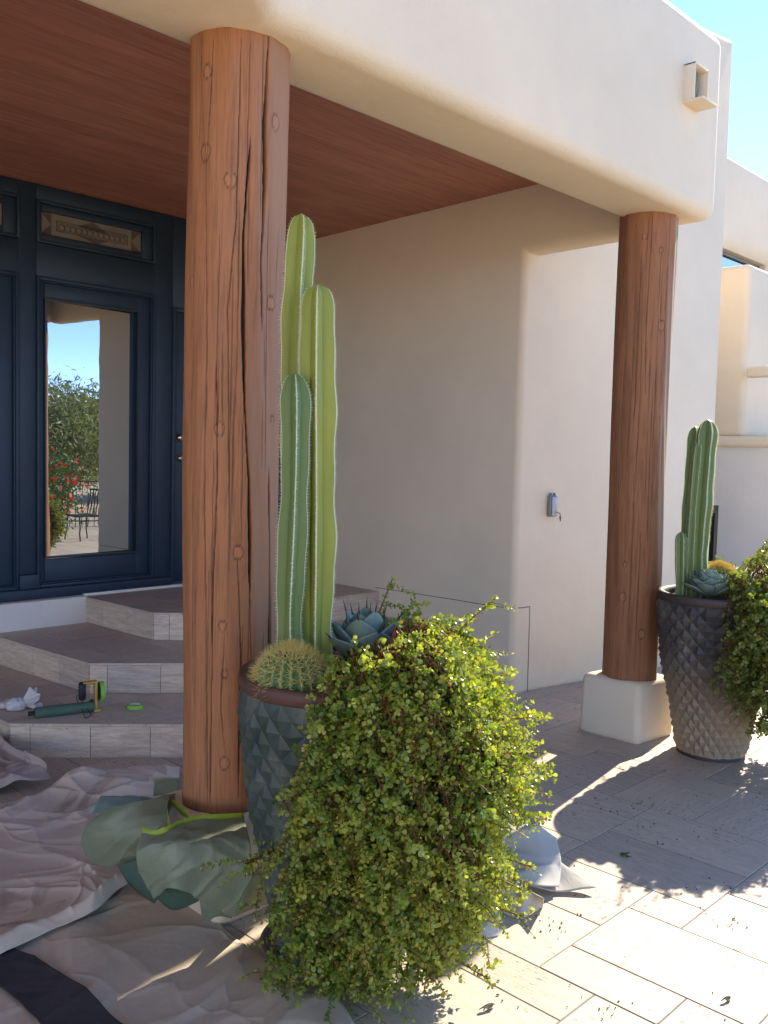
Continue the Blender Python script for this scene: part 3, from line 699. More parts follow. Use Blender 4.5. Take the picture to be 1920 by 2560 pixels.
# columnar cacti
def stem(parent, base, top, r, mat, ribs=6, ph=0.0, spn=True, dens=110):
    L_ = (top - base).length; NS = int(L_ / .018) + 6; NA = ribs * 20
    vs = []; edge = []; rows = []
    rr_ = random.Random(int(base.x * 1000 + top.z * 77))
    wob = [rr_.uniform(-1, 1) for _ in range(8)]
    for i in range(NS):
        s = i / (NS - 1); h = s * L_
        p = base.lerp(top, s) + Vector((.006 * math.sin(h * 5 + wob[0] * 3), .006 * math.sin(h * 4 + wob[1] * 3), 0)) * min(1, s * 4)
        dt = L_ - h; cap = math.sqrt(max(0, 1 - (1 - min(1, dt / (r * 1.9))) ** 2))
        rad = r * (.86 + .14 * min(1, h / .4)) * (1 + .06 * math.sin(h * 15 + wob[2] * 4) + .04 * math.sin(h * 34 + wob[3] * 5)) * max(cap, .02)
        rows.append((p, rad))
        for k in range(NA):
            a = 2 * PI * k / NA; q = (k % 20) / 20.0; q = abs(q - .0) if q <= .5 else 1 - q; q *= 2   # 0 at the rib edge, 1 in valley
            rf = 1 - .42 * (q ** .9) * (1 - .25 * (1 - cap))
            an = a + ph; vs.append(p + Vector((math.cos(an), math.sin(an), 0)) * rad * rf); edge.append(1.0 if q < .01 else 0)
    fs = [(i * NA + k, i * NA + (k + 1) % NA, (i + 1) * NA + (k + 1) % NA, (i + 1) * NA + k) for i in range(NS - 1) for k in range(NA)]
    fs.append(tuple(range((NS - 1) * NA, NS * NA)))
    o = mobj('stem', vs, fs, mat, parent, True, attr={'edge': edge})
    if spn:
        V = []; F = []
        for rb in range(ribs):
            a = 2 * PI * rb / ribs + ph; od = Vector((math.cos(a), math.sin(a), 0)); sd = Vector((-od.y, od.x, 0))
            for q in range(int(L_ * dens)):
                f = (q + .5) / (L_ * dens) * (NS - 1); i = min(NS - 2, int(f)); fr = f - i
                p = rows[i][0].lerp(rows[i + 1][0], fr); rad = rows[i][1] * (1 - fr) + rows[i + 1][1] * fr
                p = p + od * rad
                for s_ in range(6):
                    dr_ = (od * rr_.uniform(.5, 1) + sd * rr_.uniform(-1, 1) + Vector((0, 0, rr_.uniform(-.8, .8)))).normalized()
                    ln = rr_.uniform(.005, .011); w_ = dr_.cross(od + Vector((.1, .2, .3))).normalized() * .0008
                    n = len(V); V += [p - w_, p + w_, p + dr_ * ln]; F.append((n, n + 1, n + 2))
        so_ = mobj('spines', V, F, SPINEW, o, attr={'tone': [rr_.random() for _ in F]})
    return o
cc1 = empty('column_cactus', on(C1, -.10, 0, .86), 'tall bright green ribbed column cactus with three stems beside the red-brown log', 'cactus', 'column cacti in the planters')
stem(cc1, Vector((1.830, 2.180, .85)), Vector((1.845, 2.188, 2.285)), .050, CACT, 5, .5)
stem(cc1, Vector((1.836, 2.063, .85)), Vector((1.826, 2.078, 2.055)), .058, CACT, 5, .15)
stem(cc1, Vector((1.740, 2.072, .85)), Vector((1.730, 2.074, 1.785)), .044, CACTD, 5, .35)
cc2 = empty('column_cactus', on(C2, -.14, 0, .84), 'shorter dark green column cactus with four stems in the farther planter', 'cactus', 'column cacti in the planters')
zt2 = .90 + .80
stem(cc2, on(C2, -.120, .02, .83), on(C2, -.108, .02, 1.775), .054, CACTD, 5, .30)
stem(cc2, on(C2, -.158, -.05, .83), on(C2, -.146, -.05, 1.74), .038, CACTD, 5, .1)
stem(cc2, on(C2, -.168, .03, .83), on(C2, -.150, .03, 1.66), .026, CACTD, 5, .6, dens=80)
stem(cc2, on(C2, -.218, .05, .83), on(C2, -.220, .05, 1.185), .033, CACTD, 5, .3)

# golden barrel cacti
def barrel(c, r, hh, label, nspa=420, big=1.0, tilt=(0, 0)):
    root = empty('barrel_cactus', c, label, 'cactus', 'golden barrel cacti in the planters')
    ribs = 22; NA = ribs * 6; NL = 26; vs = []; edge = []
    for i in range(NL):
        la = -1.0 + (i / (NL - 1)) * (PI / 2 + 1.0)
        for k in range(NA):
            q = (k % 6) / 6; q = (q if q <= .5 else 1 - q) * 2; rf = 1 - .10 * q
            a = 2 * PI * k / NA; vs.append(Vector(c) + Vector((r * math.cos(la) * rf * math.cos(a), r * math.cos(la) * rf * math.sin(a), hh * math.sin(la) * rf))); edge.append(max(0, 1 - 2.5 * q))
    fs = [(i * NA + k, i * NA + (k + 1) % NA, (i + 1) * NA + (k + 1) % NA, (i + 1) * NA + k) for i in range(NL - 1) for k in range(NA)]
    mobj('body', vs, fs, BARREL, root, True, attr={'edge': edge})
    V = []; F = []; T = []; rr_ = random.Random(9)
    def sp(p, d, ln, wd):
        w_ = d.cross(Vector((.3, .5, .8))).normalized() * wd; w2_ = d.cross(w_).normalized() * wd; n = len(V)
        V.extend([p + w_, p - w_ * .5 + w2_, p - w_ * .5 - w2_, p + d * ln]); F.extend([(n, n + 1, n + 3), (n + 1, n + 2, n + 3), (n + 2, n, n + 3)]); T.extend([rr_.random()] * 3)
    for rb in range(ribs):
        a = 2 * PI * rb / ribs
        for j in range(13):
            la = -.55 + (PI / 2 + .5) * (j / 12.5)
            nrm = Vector((math.cos(la) * math.cos(a), math.cos(la) * math.sin(a), math.sin(la))); p = Vector(c) + Vector((r * nrm.x, r * nrm.y, hh * nrm.z))
            side = Vector((-math.sin(a), math.cos(a), 0)); upv = nrm.cross(side)
            for s_ in range(9):
                d = (nrm * rr_.uniform(.5, 1.1) + side * rr_.uniform(-1, 1) + upv * rr_.uniform(-1, 1)).normalized(); sp(p, d, rr_.uniform(.022, .042) * big, .0008)
    for q in range(500):
        a = rr_.uniform(0, 2 * PI); la = PI / 2 - abs(rr_.gauss(0, .28)); nrm = Vector((math.cos(la) * math.cos(a), math.cos(la) * math.sin(a), math.sin(la)))
        sp(Vector(c) + Vector((r * nrm.x, r * nrm.y, hh * nrm.z)), (nrm + Vector((rr_.uniform(-.5, .5), rr_.uniform(-.5, .5), .3))).normalized(), rr_.uniform(.015, .035) * big, .0009)
    mobj('spines', V, F, SPINE, root, attr={'tone': T})
barrel(on(C1, -.125, .125, .885), .106, .090, 'round green barrel cactus with golden spines at the rim beside the red-brown log')
barrel(on(C2, .04, -.10, .90), .10, .10, 'sunlit yellow barrel cactus behind the pale agave in the farther planter', big=.9)

# agaves
def agave(c, mat, n, ln, wd, label, spine=True, open_=1.0, seed=2, lift=.0):
    root = empty('agave', c, label, 'agave'); rr_ = random.Random(seed)
    V = []; F = []; SV = MB()
    for i in range(n):
        f = i / (n - 1); a = i * 2.39996; el = .12 + f ** 1.1 * 1.15 * open_; L_ = ln * (1.0 - .25 * f) * rr_.uniform(.92, 1.06)
        od = Vector((math.cos(a), math.sin(a), 0)); sdv = Vector((-od.y, od.x, 0)); NS = 12
        base = len(V); tip = None
        for s in range(NS + 1):
            t = s / NS; w_ = wd * (.55 + .9 * math.sin(min(1, t * 1.25) * PI / 2) * 1) * (1 - max(0, (t - .55) / .45) ** 1.8) * .75
            e = el + .28 * t; p = Vector(c) + Vector((0, 0, lift)) + od * (L_ * t * math.cos(e) + .012) + Vector((0, 0, L_ * t * math.sin(e) + .02 * f))
            up = (Vector((0, 0, 1)) * math.cos(e) - od * math.sin(e))
            for q in (-1, -.5, 0, .5, 1): V.append(p + sdv * q * max(w_, .0008) + up * (abs(q) ** 1.5) * w_ * .42)
            for q in (1, 0, -1): V.append(p + sdv * q * max(w_, .0008) * .8 - up * .006 * (1 - t) + up * (abs(q) ** 1.5) * w_ * .3)
            tip = p; tdir = (od * math.cos(e) + Vector((0, 0, math.sin(e))))
        for s in range(NS):
            for q in range(8):
                q2 = (q + 1) % 8; F.append((base + s * 8 + q, base + (s + 1) * 8 + q, base + (s + 1) * 8 + q2, base + s * 8 + q2))
        if spine: SV.tube([tip - tdir * .006, tip + tdir * .012, tip + tdir * .034], [.0028, .0018, .0003], 5)
    mobj('leaves', V, F, mat, root, True)
    if spine: SV.build('spines', SPINEDARK, root)
agave(on(C1, .085, -.10, .87), AGAVE1, 19, .215, .060, 'blue-green agave with dark leaf tips between column cactus and trailing bush', True, 1.0, 2, .0)
agave(on(C2, -.085, .12, .865), AGAVE2, 34, .150, .046, 'pale grey-green agave rosette on the rim of the farther planter', False, 1.0, 5, .0)

# trailing elephant bush
def bush(c, label, n_str, seed, leafmat_, stemmat, leaf=.0148, phi_rng=(-75, 150), zrim=.885, scale=1.0, zend_f=None, spread=None, tips=(), dens=1.0, dr=.75, front=0):
    rg = np.random.default_rng(seed); rr_ = random.Random(seed)
    root = empty('trailing_bush', (c[0], c[1], 0), label, 'bush', 'trailing small-leaved bushes in the planters')
    paths = []
    tab = np.array([(1.12, .10), (1.06, .27), (1.0, .36), (.9, .41), (.75, .455), (.6, .50), (.48, .51), (.35, .475), (.2, .42), (.0, .37)])
    def renv(ph, z):
        b = float(np.interp(-z, -tab[:, 0], tab[:, 1]))
        k = spread(ph); return b * k
    for i in range(n_str):
        ph = rr_.uniform(*phi_rng); k = spread(ph); lay = rr_.uniform(.62, 1.03) if rr_.random() < .55 else rr_.uniform(.93, 1.05)
        ze = zend_f(ph) + rr_.uniform(-.04, .25) * (1 if rr_.random() < .6 else .3); ze = max(.015, ze)
        pr = R(ph); pts = []; r_st = rr_.uniform(.02, .14); a_off = rr_.uniform(-.35, .35)
        zt = .97 + rr_.uniform(-.03, .10) - .10 * max(0, abs(ph - 20) / 100)
        p0 = on(c, .08 + .5 * r_st * math.cos(pr), .03 + .5 * r_st * math.sin(pr), zrim - .03); pts.append(p0)
        z = zt; first = True; drift = rr_.uniform(-.25, .25) + dr * max(0, min(1, (ph - 45) / 45)) * rr_.random(); w1 = rr_.uniform(0, 6); w2 = rr_.uniform(0, 6)
        while z > ze:
            f = (zt - z) / max(.05, zt - ze); pa = pr + drift * f + .05 * math.sin(z * 17 + w1); r = renv(math.degrees(pa), z) * lay * scale * (1 + .22 * noise.noise(Vector((math.cos(pa) * 2.2, math.sin(pa) * 2.2, z * 3.5 + seed)))) + .018 * math.sin(z * 21 + w2)
            r = max(r, .32 if z < zrim + .02 else .05) if not first else r
            q = on(c, r * math.cos(pa), r * math.sin(pa), z); pts.append(q); first = False
            z -= .035
        if len(pts) > 2: paths.append((pts, .0026))
    for i in range(front):
        ph = rr_.uniform(62, 98); pr = R(ph); zz = rr_.uniform(.62, .92); q0 = on(c, .10, .05, zrim + .04); r_ = rr_.uniform(.30, .37)
        q1 = on(c, r_ * .8 * math.cos(pr), r_ * .8 * math.sin(pr), zrim + rr_.uniform(.05, .12)); q2 = on(c, r_ * math.cos(pr), r_ * math.sin(pr), zz)
        paths.append(([q0 * (1 - t) ** 2 + q1 * 2 * t * (1 - t) + q2 * t * t for t in np.linspace(0, 1, 12)], .0024))
    # woody arching outliers that break the outline
    for (ph, r_, z_, up) in tips:
        pr = R(ph); q0 = on(c, r_ * .55 * math.cos(pr), r_ * .55 * math.sin(pr), z_ - up * .9)
        q1 = on(c, r_ * .82 * math.cos(pr), r_ * .82 * math.sin(pr), z_ - up * .35); q2 = on(c, r_ * math.cos(pr), r_ * math.sin(pr), z_)
        ps = [q0 * (1 - t) ** 2 + q1 * 2 * t * (1 - t) + q2 * t * t for t in np.linspace(0, 1, 12)]; paths.append((ps, .0030))
    LT = []; LP = []; LD = []; LN = []; LS = []; SM = MB()
    cen = Vector((c[0], c[1], 0))
    def twig(p, d, ln, rad):
        n = max(3, int(ln / .012)); q = p.copy(); d = d.normalized(); pts = [q.copy()]
        for s in range(n):
            d = (d + Vector((rr_.uniform(-.2, .2), rr_.uniform(-.2, .2), rr_.uniform(-.22, .12)))).normalized(); q = q + d * (ln / n); pts.append(q.copy())
        return pts
    allp = []
    for pts, rad in paths:
        allp.append((pts, rad))
        for i in range(1, len(pts) - 1):
            if rr_.random() < .8 * dens:
                o_ = (pts[i] - cen); o_.z = 0; o_ = o_.normalized() if o_.length > 0 else Vector((1, 0, 0)); sd = Vector((-o_.y, o_.x, 0))
                d = o_ * rr_.uniform(.3, 1.2) + sd * rr_.uniform(-1, 1) + Vector((0, 0, rr_.uniform(-.7, .7)))
                ln = rr_.uniform(.03, .085) if rr_.random() < .88 else rr_.uniform(.09, .17)
                if ln > .09: d = d + o_ * .9 + Vector((0, 0, .25))
                allp.append((twig(pts[i], d, ln, .0015), .0014))
    for pts, rad in allp:
        if rad > .002 or rr_.random() < .5: SM.tube(pts[::1] if len(pts) > 3 else pts, [rad * 1.25 * (1 - .55 * i / len(pts)) for i in range(len(pts))], 4, False)
        tone_s = rr_.gauss(.42, .20)
        # leaf pairs along the path
        dist = 0; acc = 0; k = 0
        for i in range(len(pts) - 1):
            a, b = pts[i], pts[i + 1]; sl_ = (b - a).length
            if sl_ < 1e-5 or (i == 0 and sl_ > .08): continue
            t = (b - a) / sl_; u = t.orthogonal().normalized(); v = t.cross(u)
            acc += sl_
            while acc > .0105:
                acc -= .0105; k += 1; p = b - t * acc; an = (k % 2) * PI / 2 + rr_.uniform(-.3, .3)
                for sg in (0, PI):
                    if rr_.random() < .12: continue
                    o_ = u * math.cos(an + sg) + v * math.sin(an + sg)
                    LP.append(p); LD.append((o_ * .9 + t * .45 + Vector((0, 0, .15))).normalized()); LN.append(t + o_ * rr_.uniform(-.5, .1)); LT.append(tone_s); LS.append(leaf * rr_.uniform(.6, 1.15))
        LP.append(pts[-1]); LD.append((pts[-1] - pts[-2]).normalized()); LN.append(Vector((rr_.uniform(-1, 1), rr_.uniform(-1, 1), 1))); LT.append(min(1, tone_s + .25)); LS.append(leaf * .7)
    P = np.array([tuple(v) for v in LP]); Dv = np.array([tuple(v) for v in LD]); Nv = np.array([tuple(v) for v in LN]); Sz = np.array(LS)[:, None]
    Nv += rg.normal(0, .45, Nv.shape); Dv += rg.normal(0, .2, Dv.shape); Dv /= np.linalg.norm(Dv, axis=1, keepdims=True)
    Sd = np.cross(Nv, Dv); Sd /= np.linalg.norm(Sd, axis=1, keepdims=True) + 1e-9; Nn = np.cross(Dv, Sd)
    shape = [(0, 0, 0), (.42, .42, .08), (.40, .82, .10), (0, 1.0, .02), (-.40, .82, .10), (-.42, .42, .08), (0, .55, -.04)]
    keep = P[:, 2] > .012
    P, Dv, Sd, Nn, Sz = P[keep], Dv[keep], Sd[keep], Nn[keep], Sz[keep]; LTa = np.array(LT)[keep]
    vs = np.stack([P + Sd * a * Sz + Dv * b * Sz + Nn * h * Sz for a, b, h in shape], 1).reshape(-1, 3)
    vs[:, 2] = np.maximum(vs[:, 2], .004)
    n = len(P); base = (np.arange(n) * 7)[:, None, None]
    tf = np.array([[0, 1, 6], [1, 2, 6], [2, 3, 6], [3, 4, 6], [4, 5, 6], [5, 0, 6]])[None]
    fa = (base + tf).reshape(-1, 3)
    me = bpy.data.meshes.new('foliage'); me.vertices.add(len(vs)); me.vertices.foreach_set('co', vs.astype(np.float32).ravel())
    nf = len(fa); me.loops.add(nf * 3); me.loops.foreach_set('vertex_index', fa.astype(np.int32).ravel())
    me.polygons.add(nf); me.polygons.foreach_set('loop_start', (np.arange(nf) * 3).astype(np.int32)); me.polygons.foreach_set('loop_total', np.full(nf, 3, np.int32))
    me.update(calc_edges=True)
    at_ = me.attributes.new('tone', 'FLOAT', 'FACE'); tn = np.clip(LTa + rg.normal(0, .14, n), 0, 1); at_.data.foreach_set('value', np.repeat(tn, 6).astype(np.float32))
    me.shade_smooth(); me.materials.append(leafmat_); me.materials.append(OLDLEAF)
    old = np.repeat((rg.random(n) < .014), 6).astype(np.int32); me.polygons.foreach_set('material_index', old)
    o = bpy.data.objects.new('foliage', me); COL.objects.link(o); setparent(o, root)
    SM.build('branches', stemmat, root, True)
    print('bush leaves', n)
    return root
def spread1(ph):      # ph: 0 viewer's right, 90 toward viewer, 180 left
    return float(np.interp(ph, [-90, -50, -10, 20, 50, 75, 95, 120, 150], [.45, .72, 1.0, 1.03, .98, .86, .70, .58, .54]))
def zend1(ph): return float(np.interp(ph, [-90, -40, 0, 30, 50, 75, 95, 110, 125, 150], [.55, .35, .16, .05, .0, .0, .06, .22, .40, .60]))
bush(C1, 'bright green trailing bush cascading over the nearer dark green planter', 360, 11, LEAF, STEMRED, spread=spread1, zend_f=zend1, phi_rng=(-58, 88), front=34,
     tips=[(-40, .22, 1.15, .22), (-15, .52, 1.10, .22), (-50, .38, 1.05, .1), (15, .64, .80, .05), (5, .64, .66, .04), (10, .66, .55, -.02), (-15, .64, .56, -.03), (5, .66, .45, -.06), (20, .60, .30, -.1), (30, .54, .18, -.1), (-25, .56, .9, .04),
           (112, .35, .58, -.05), (128, .37, .40, .0), (-30, .58, .70, .03), (0, .68, .60, .05), (25, .64, .40, -.03), (35, .56, .10, -.05), (20, .62, .22, -.04)])
def spread2(ph): return float(np.interp(ph, [-90, -50, 0, 60, 90, 110], [.8, 1.1, 1.32, 1.12, .86, .70]))
def zend2(ph): return float(np.interp(ph, [-90, -40, 0, 50, 80, 100], [.6, .45, .15, .15, .24, .42]))
bush(C2, 'darker green trailing bush spilling off the farther planter at the frame edge', 270, 23, LEAFD, STEMRED, leaf=.0185, spread=spread2, zend_f=zend2, phi_rng=(-85, 98), dr=0, zrim=.865,
     tips=[(-10, .35, 1.20, .25), (10, .5, 1.17, .2), (60, .25, 1.10, .1), (-40, .5, 1.12, .2), (20, .8, .9, .05), (0, .85, .7, 0)], dens=.9)

# ------------------------------------------------------------------ cloths and masking
def cat(pts, n):
    pts = [Vector(p) for p in pts]; out = []; m = len(pts)
    if m == 2: return [pts[0].lerp(pts[1], i / (n - 1)) for i in range(n)]
    d = [0]
    for i in range(m - 1): d.append(d[-1] + max(1e-6, (pts[i + 1] - pts[i]).length))
    for i in range(n):
        s = d[-1] * i / (n - 1); k = 0
        while k < m - 2 and s > d[k + 1]: k += 1
        t = (s - d[k]) / (d[k + 1] - d[k]); p1, p2 = pts[k], pts[k + 1]; p0 = pts[max(0, k - 1)]; p3 = pts[min(m - 1, k + 2)]
        out.append(.5 * ((2 * p1) + (p2 - p0) * t + (2 * p0 - 5 * p1 + 4 * p2 - p3) * t * t + (3 * p1 - p0 - 3 * p2 + p3) * t ** 3))
    return out
def coons(top, bottom, left, right, nu, nv):
    T, B, L_, Rr = cat(top, nu), cat(bottom, nu), cat(left, nv), cat(right, nv); g_ = []
    for j in range(nv):
        v = j / (nv - 1); row = []
        for i in range(nu):
            u = i / (nu - 1)
            p = T[i] * (1 - v) + B[i] * v + L_[j] * (1 - u) + Rr[j] * u - (T[0] * (1 - u) * (1 - v) + T[-1] * u * (1 - v) + B[0] * (1 - u) * v + B[-1] * u * v)
            row.append(p)
        g_.append(row)
    return g_
def sheet(name, g_, mat, disp=None, thick=.003, parent=None, minz=None):
    nv, nu = len(g_), len(g_[0]); vs = []
    for j in range(nv):
        for i in range(nu):
            p = g_[j][i].copy()
            if disp: p = p + disp(p, i / (nu - 1), j / (nv - 1))
            if minz is not None: p.z = max(p.z, minz)
            vs.append(p)
    fs = [(j * nu + i, (j + 1) * nu + i, (j + 1) * nu + i + 1, j * nu + i + 1) for j in range(nv - 1) for i in range(nu - 1)]
    o = mobj(name, vs, fs, mat, parent, True); md = o.modifiers.new('s', 'SOLIDIFY'); md.thickness = thick; md.offset = 0; return o
def ridged(p, s, sd=0.0): return 1 - abs(noise.noise(Vector((p.x * s + sd, p.y * s + sd * 2, sd)))) * 2.2
def crease(p, s, sd, w_=.10):
    q = Vector((p.x * s + noise.noise(p * s * .6 + Vector((sd, 0, 0))) * .8 + sd, p.y * s + noise.noise(p * s * .6 + Vector((0, sd, 4))) * .8, sd))
    d, _ = noise.voronoi(q, distance_metric='DISTANCE', exponent=2.5); return math.exp(-(d[1] - d[0]) / w_)
def wrinkle(amp, s1, s2, sd, dirn=(.5, 1.0), edge=.04):
    def f(p, u, v):
        q = Vector((p.x * dirn[0] + p.y * .3, p.y * dirn[1] - p.x * .3, 0))
        q = q + Vector((noise.noise(p * 2.1 + Vector((sd, 3, 0))), noise.noise(p * 2.1 + Vector((9, sd, 0))), 0)) * .16
        h = max(0, ridged(q, s1, sd)) ** 4 * amp * .7 + crease(q, s1 * .9, sd, .16) * amp * .9 + crease(q, s2 * .8, sd + 3, .12) * amp * .38 + noise.noise(p * 3 + Vector((sd, 0, 0))) * amp * .5 + amp * .3
        fade = min(1, u / edge, (1 - u) / edge, v / edge, (1 - v) / edge) * .75 + .25
        return Vector((0, 0, max(0, h) * fade))
    return f
# cloth C: stained canvas under the nearer planter
gC = coons([c6(-900, 900), c6(-300, 900), c6(200, 900), c6(500, 860), c6(760, 840), c6(960, 960), c6(1130, 1075)],
           [c6(-900, 2500), c6(0, 2500), c6(1000, 2500), c6(2200, 2400)],
           [c6(-900, 900), c6(-900, 1600), c6(-900, 2500)],
           [c6(1130, 1075), c6(1230, 1160), c6(1400, 1262), c6(1520, 1330), c6(1700, 1440), c6(1840, 1600), c6(2200, 2400)], 300, 240)
def dC(p, u, v):
    h = wrinkle(.011, 2.0, 6.5, 3.1, (.8, 1.1), .02)(p, u, v)
    e = c6(480, 1310); d = (p - e); # soft long folds
    a1 = p.x * .8 - p.y * .6
    h.z += .014 * max(0, math.sin(a1 * 9 + 2 * noise.noise(p * 1.5))) ** 3
    # keep flat under the planter and its saucer
    rr = math.hypot(p.x - C1[0], p.y - C1[1])
    if rr < .30: h.z *= max(0, (rr - .22) / .08)
    return h + Vector((0, 0, .006))
sheet('drop_cloth', gC, CANVAS_C, dC)
tag(bpy.data.objects['drop_cloth'], 'wide grey-brown stained drop cloth along the bottom edge, lapping the nearer planter', 'drop cloth', 'painters drop cloths')
# cloth B: lavender-grey sheet with a rolled lower edge
gB = coons([c6(-900, 560), c6(-300, 500), c6(60, 455), c6(240, 405), c6(420, 320), c6(640, 290), c6(930, 270)],
           [c6(-900, 1700), c6(-400, 1480), c6(0, 1262, .02), c6(250, 1140, .02), c6(480, 1040, .03), c6(600, 930, .03), c6(700, 860, .03)],
           [c6(-900, 560), c6(-900, 1700)], [c6(930, 270), c6(900, 500), c6(760, 750), c6(700, 860, .03)], 300, 240)
def dB(p, u, v):
    h = wrinkle(.020, 3.2, 8.0, 8.3, (1.0, .7), .05)(p, u, v)
    h.z += .020 * math.exp(-((v - .955) / .025) ** 2)          # rolled hem
    pk = c6(430, 360); h.z += .07 * math.exp(-((p - pk).length / .10) ** 1.2)
    pk = c6(620, 400); h.z += .05 * math.exp(-((p - pk).length / .08) ** 1.2)
    return h + Vector((0, 0, .020))
tag(sheet('drop_cloth', gB, CANVAS_B, dB), 'crumpled lavender-grey drop cloth spread between the steps and the wrapped log', 'drop cloth', 'painters drop cloths')
# cloth A: brown canvas corner by the steps
gA = coons([c6(-700, 60), c6(-200, 110), c6(0, 175, .03), c6(70, 215, .04), c6(150, 262, .05), c6(240, 300, .02)],
           [c6(-700, 560), c6(-200, 460), c6(0, 402), c6(90, 355, .03), c6(180, 350, .02), c6(262, 343)],
           [c6(-700, 60), c6(-700, 560)], [c6(240, 300, .02), c6(255, 325), c6(262, 343)], 90, 60)
def dA(p, u, v):
    h = wrinkle(.03, 3.0, 7, 1.7, (1, 1), .06)(p, u, v); h.z += .03 * math.exp(-((v - .05) / .06) ** 2)
    return h + Vector((0, 0, .030))
tag(sheet('drop_cloth', gA, CANVAS_A, dA), 'brown canvas drop cloth corner curling beside the lowest step', 'drop cloth', 'painters drop cloths')
m = MB(); hemp = [c6(60, 225, .03), c6(130, 262, .04), c6(190, 290, .045), c6(248, 280, .035)]
# dark cloth strip
gD = coons([c6(-300, 1080, .0), c6(-80, 1190), c6(100, 1250), c6(180, 1270)], [c6(-300, 1240), c6(-60, 1390), c6(120, 1530), c6(420, 1850), c6(900, 1900)],
           [c6(-300, 1080), c6(-300, 1240)], [c6(180, 1270), c6(260, 1330), c6(420, 1450), c6(640, 1640), c6(900, 1900)], 60, 60)
def base_z(p):
    return dC(p, .5, .5).z
bvhC = None
def dD(p, u, v):
    best = dC(Vector((p.x, p.y, 0)), .5, .5).z
    return Vector((0, 0, best + .012))
tag(sheet('floor_mat', gD, DARKCLOTH, dD), 'charcoal black strip of cloth lying across the drop cloth at the lower left', 'mat')
# cloth E: beige canvas heap behind the nearer planter on its right
root = empty('drop_cloth', at(1330, 2180), 'pale beige canvas drop cloth bunched in angular folds right of the nearer planter', 'drop cloth', 'painters drop cloths')
def c8(x, y, z=0): return at(1200 + x / 2.304, 1700 + y / 2.304, z)
gE = coons([c8(-200, 830, .12), c8(60, 820, .16), c8(200, 830, .16), c8(330, 865, .14), c8(438, 912, .11)], [c8(-200, 1230, .02), c8(60, 1185, .03), c8(200, 1165, .05), c8(330, 1185, .05), c8(455, 1190, .03)],
           [c8(-200, 830, .12), c8(-200, 1230, .02)], [c8(438, 912, .11), c8(460, 1010, .09), c8(465, 1100, .05), c8(455, 1190, .03)], 50, 40)
def dE(p, u, v): return Vector((0, 0, .02 * max(0, ridged(p, 5, 2.2)) ** 2 - .05 * math.exp(-((v - .28 - .2 * u) / .10) ** 2) * (1 - u)))
sheet('back_fold', gE, CANVAS_D, dE, .004, root, .004)
gE2 = coons([c8(200, 1165, .05), c8(330, 1120, .045), c8(450, 1060, .06), c8(500, 1090, .05)], [c8(200, 1185, .035), c8(420, 1208, .02), c8(600, 1212, .015), c8(668, 1200, .02)], [c8(200, 1165, .05), c8(200, 1185, .035)], [c8(500, 1090, .05), c8(600, 1150, .03), c8(668, 1200, .02)], 30, 14)
sheet('flap', gE2, CANVAS_D, lambda p, u, v: Vector((0, 0, .006 * math.sin(u * 9))), .004, root, .004)
gE3 = coons([c8(20, 1200, .09), c8(150, 1190, .085), c8(230, 1170, .085), c8(250, 1215, .08), c8(300, 1210, .075), c8(366, 1270, .07)], [c8(20, 1440, .0), c8(90, 1330, .01), c8(150, 1350, .005), c8(240, 1380, .0), c8(330, 1325, .0), c8(360, 1300, .005)],
            [c8(20, 1200, .09), c8(15, 1320, .03), c8(20, 1440, .0)], [c8(366, 1270, .07), c8(364, 1290, .03), c8(360, 1300, .005)], 50, 20)
sheet('loop_fold', gE3, CANVAS_D, lambda p, u, v: Vector((0, 0, .006 * math.sin(u * 14 + v * 3))), .004, root, .003)
gE4 = coons([c8(-120, 1200, .06), c8(20, 1250, .07), c8(120, 1300, .06)], [c8(-120, 1480, .005), c8(0, 1490, .004), c8(105, 1470, .004)], [c8(-120, 1200, .06), c8(-120, 1480, .005)], [c8(120, 1300, .06), c8(110, 1400, .03), c8(105, 1470, .004)], 24, 16)
sheet('side_fold', gE4, CANVAS_D, lambda p, u, v: Vector((0, 0, .01 * math.sin(u * 8 + v * 4))), .004, root, .003)

# masking paper round the plinth
mp = empty('masking_paper', (LP1[0], LP1[1], 0), 'green masking paper taped round the plinth of the red-brown log', 'masking paper')
wr = lambda a, s, sd: (lambda p, u, v: TV * (a * .6 * noise.noise(p * s + Vector((sd, 0, 0))) + a * .55 * crease(Vector((p.x, p.z * 1.2 + p.y, 0)), s * 1.1, sd, .13)) + Vector((0, 0, a * .5 * noise.noise(p * s * 1.7 + Vector((0, sd, 0))))))
g1 = coons([c6(738, 585, .355), c6(860, 575, .375), c6(1000, 520, .375), c6(1120, 505, .37), c6(1262, 500, .36)],
           [c6(800, 925, .16), c6(900, 868, .25), c6(1030, 925, .19), c6(1120, 975, .14), c6(1205, 1025, .09)],
           [c6(738, 585, .355), c6(712, 680, .33), c6(725, 800, .25), c6(800, 925, .16)],
           [c6(1262, 500, .36), c6(1300, 640, .34), c6(1312, 790, .27), c6(1262, 900, .19), c6(1205, 1025, .09)], 60, 50)
sheet('front_sheet', g1, PAPER, wr(.022, 9, 4.0), .0012, mp)
g2 = coons([c6(540, 470, .36), c6(680, 432, .365), c6(800, 405, .36), c6(915, 375, .355)],
           [c6(480, 745, .10), c6(560, 765, .10), c6(640, 745, .13), c6(715, 715, .17)],
           [c6(540, 470, .36), c6(450, 540, .30), c6(422, 640, .20), c6(480, 745, .10)],
           [c6(915, 375, .355), c6(870, 500, .36), c6(790, 600, .30), c6(715, 715, .17)], 40, 40)
sheet('left_sheet', g2, PAPER, wr(.012, 7, 1.0), .0012, mp)
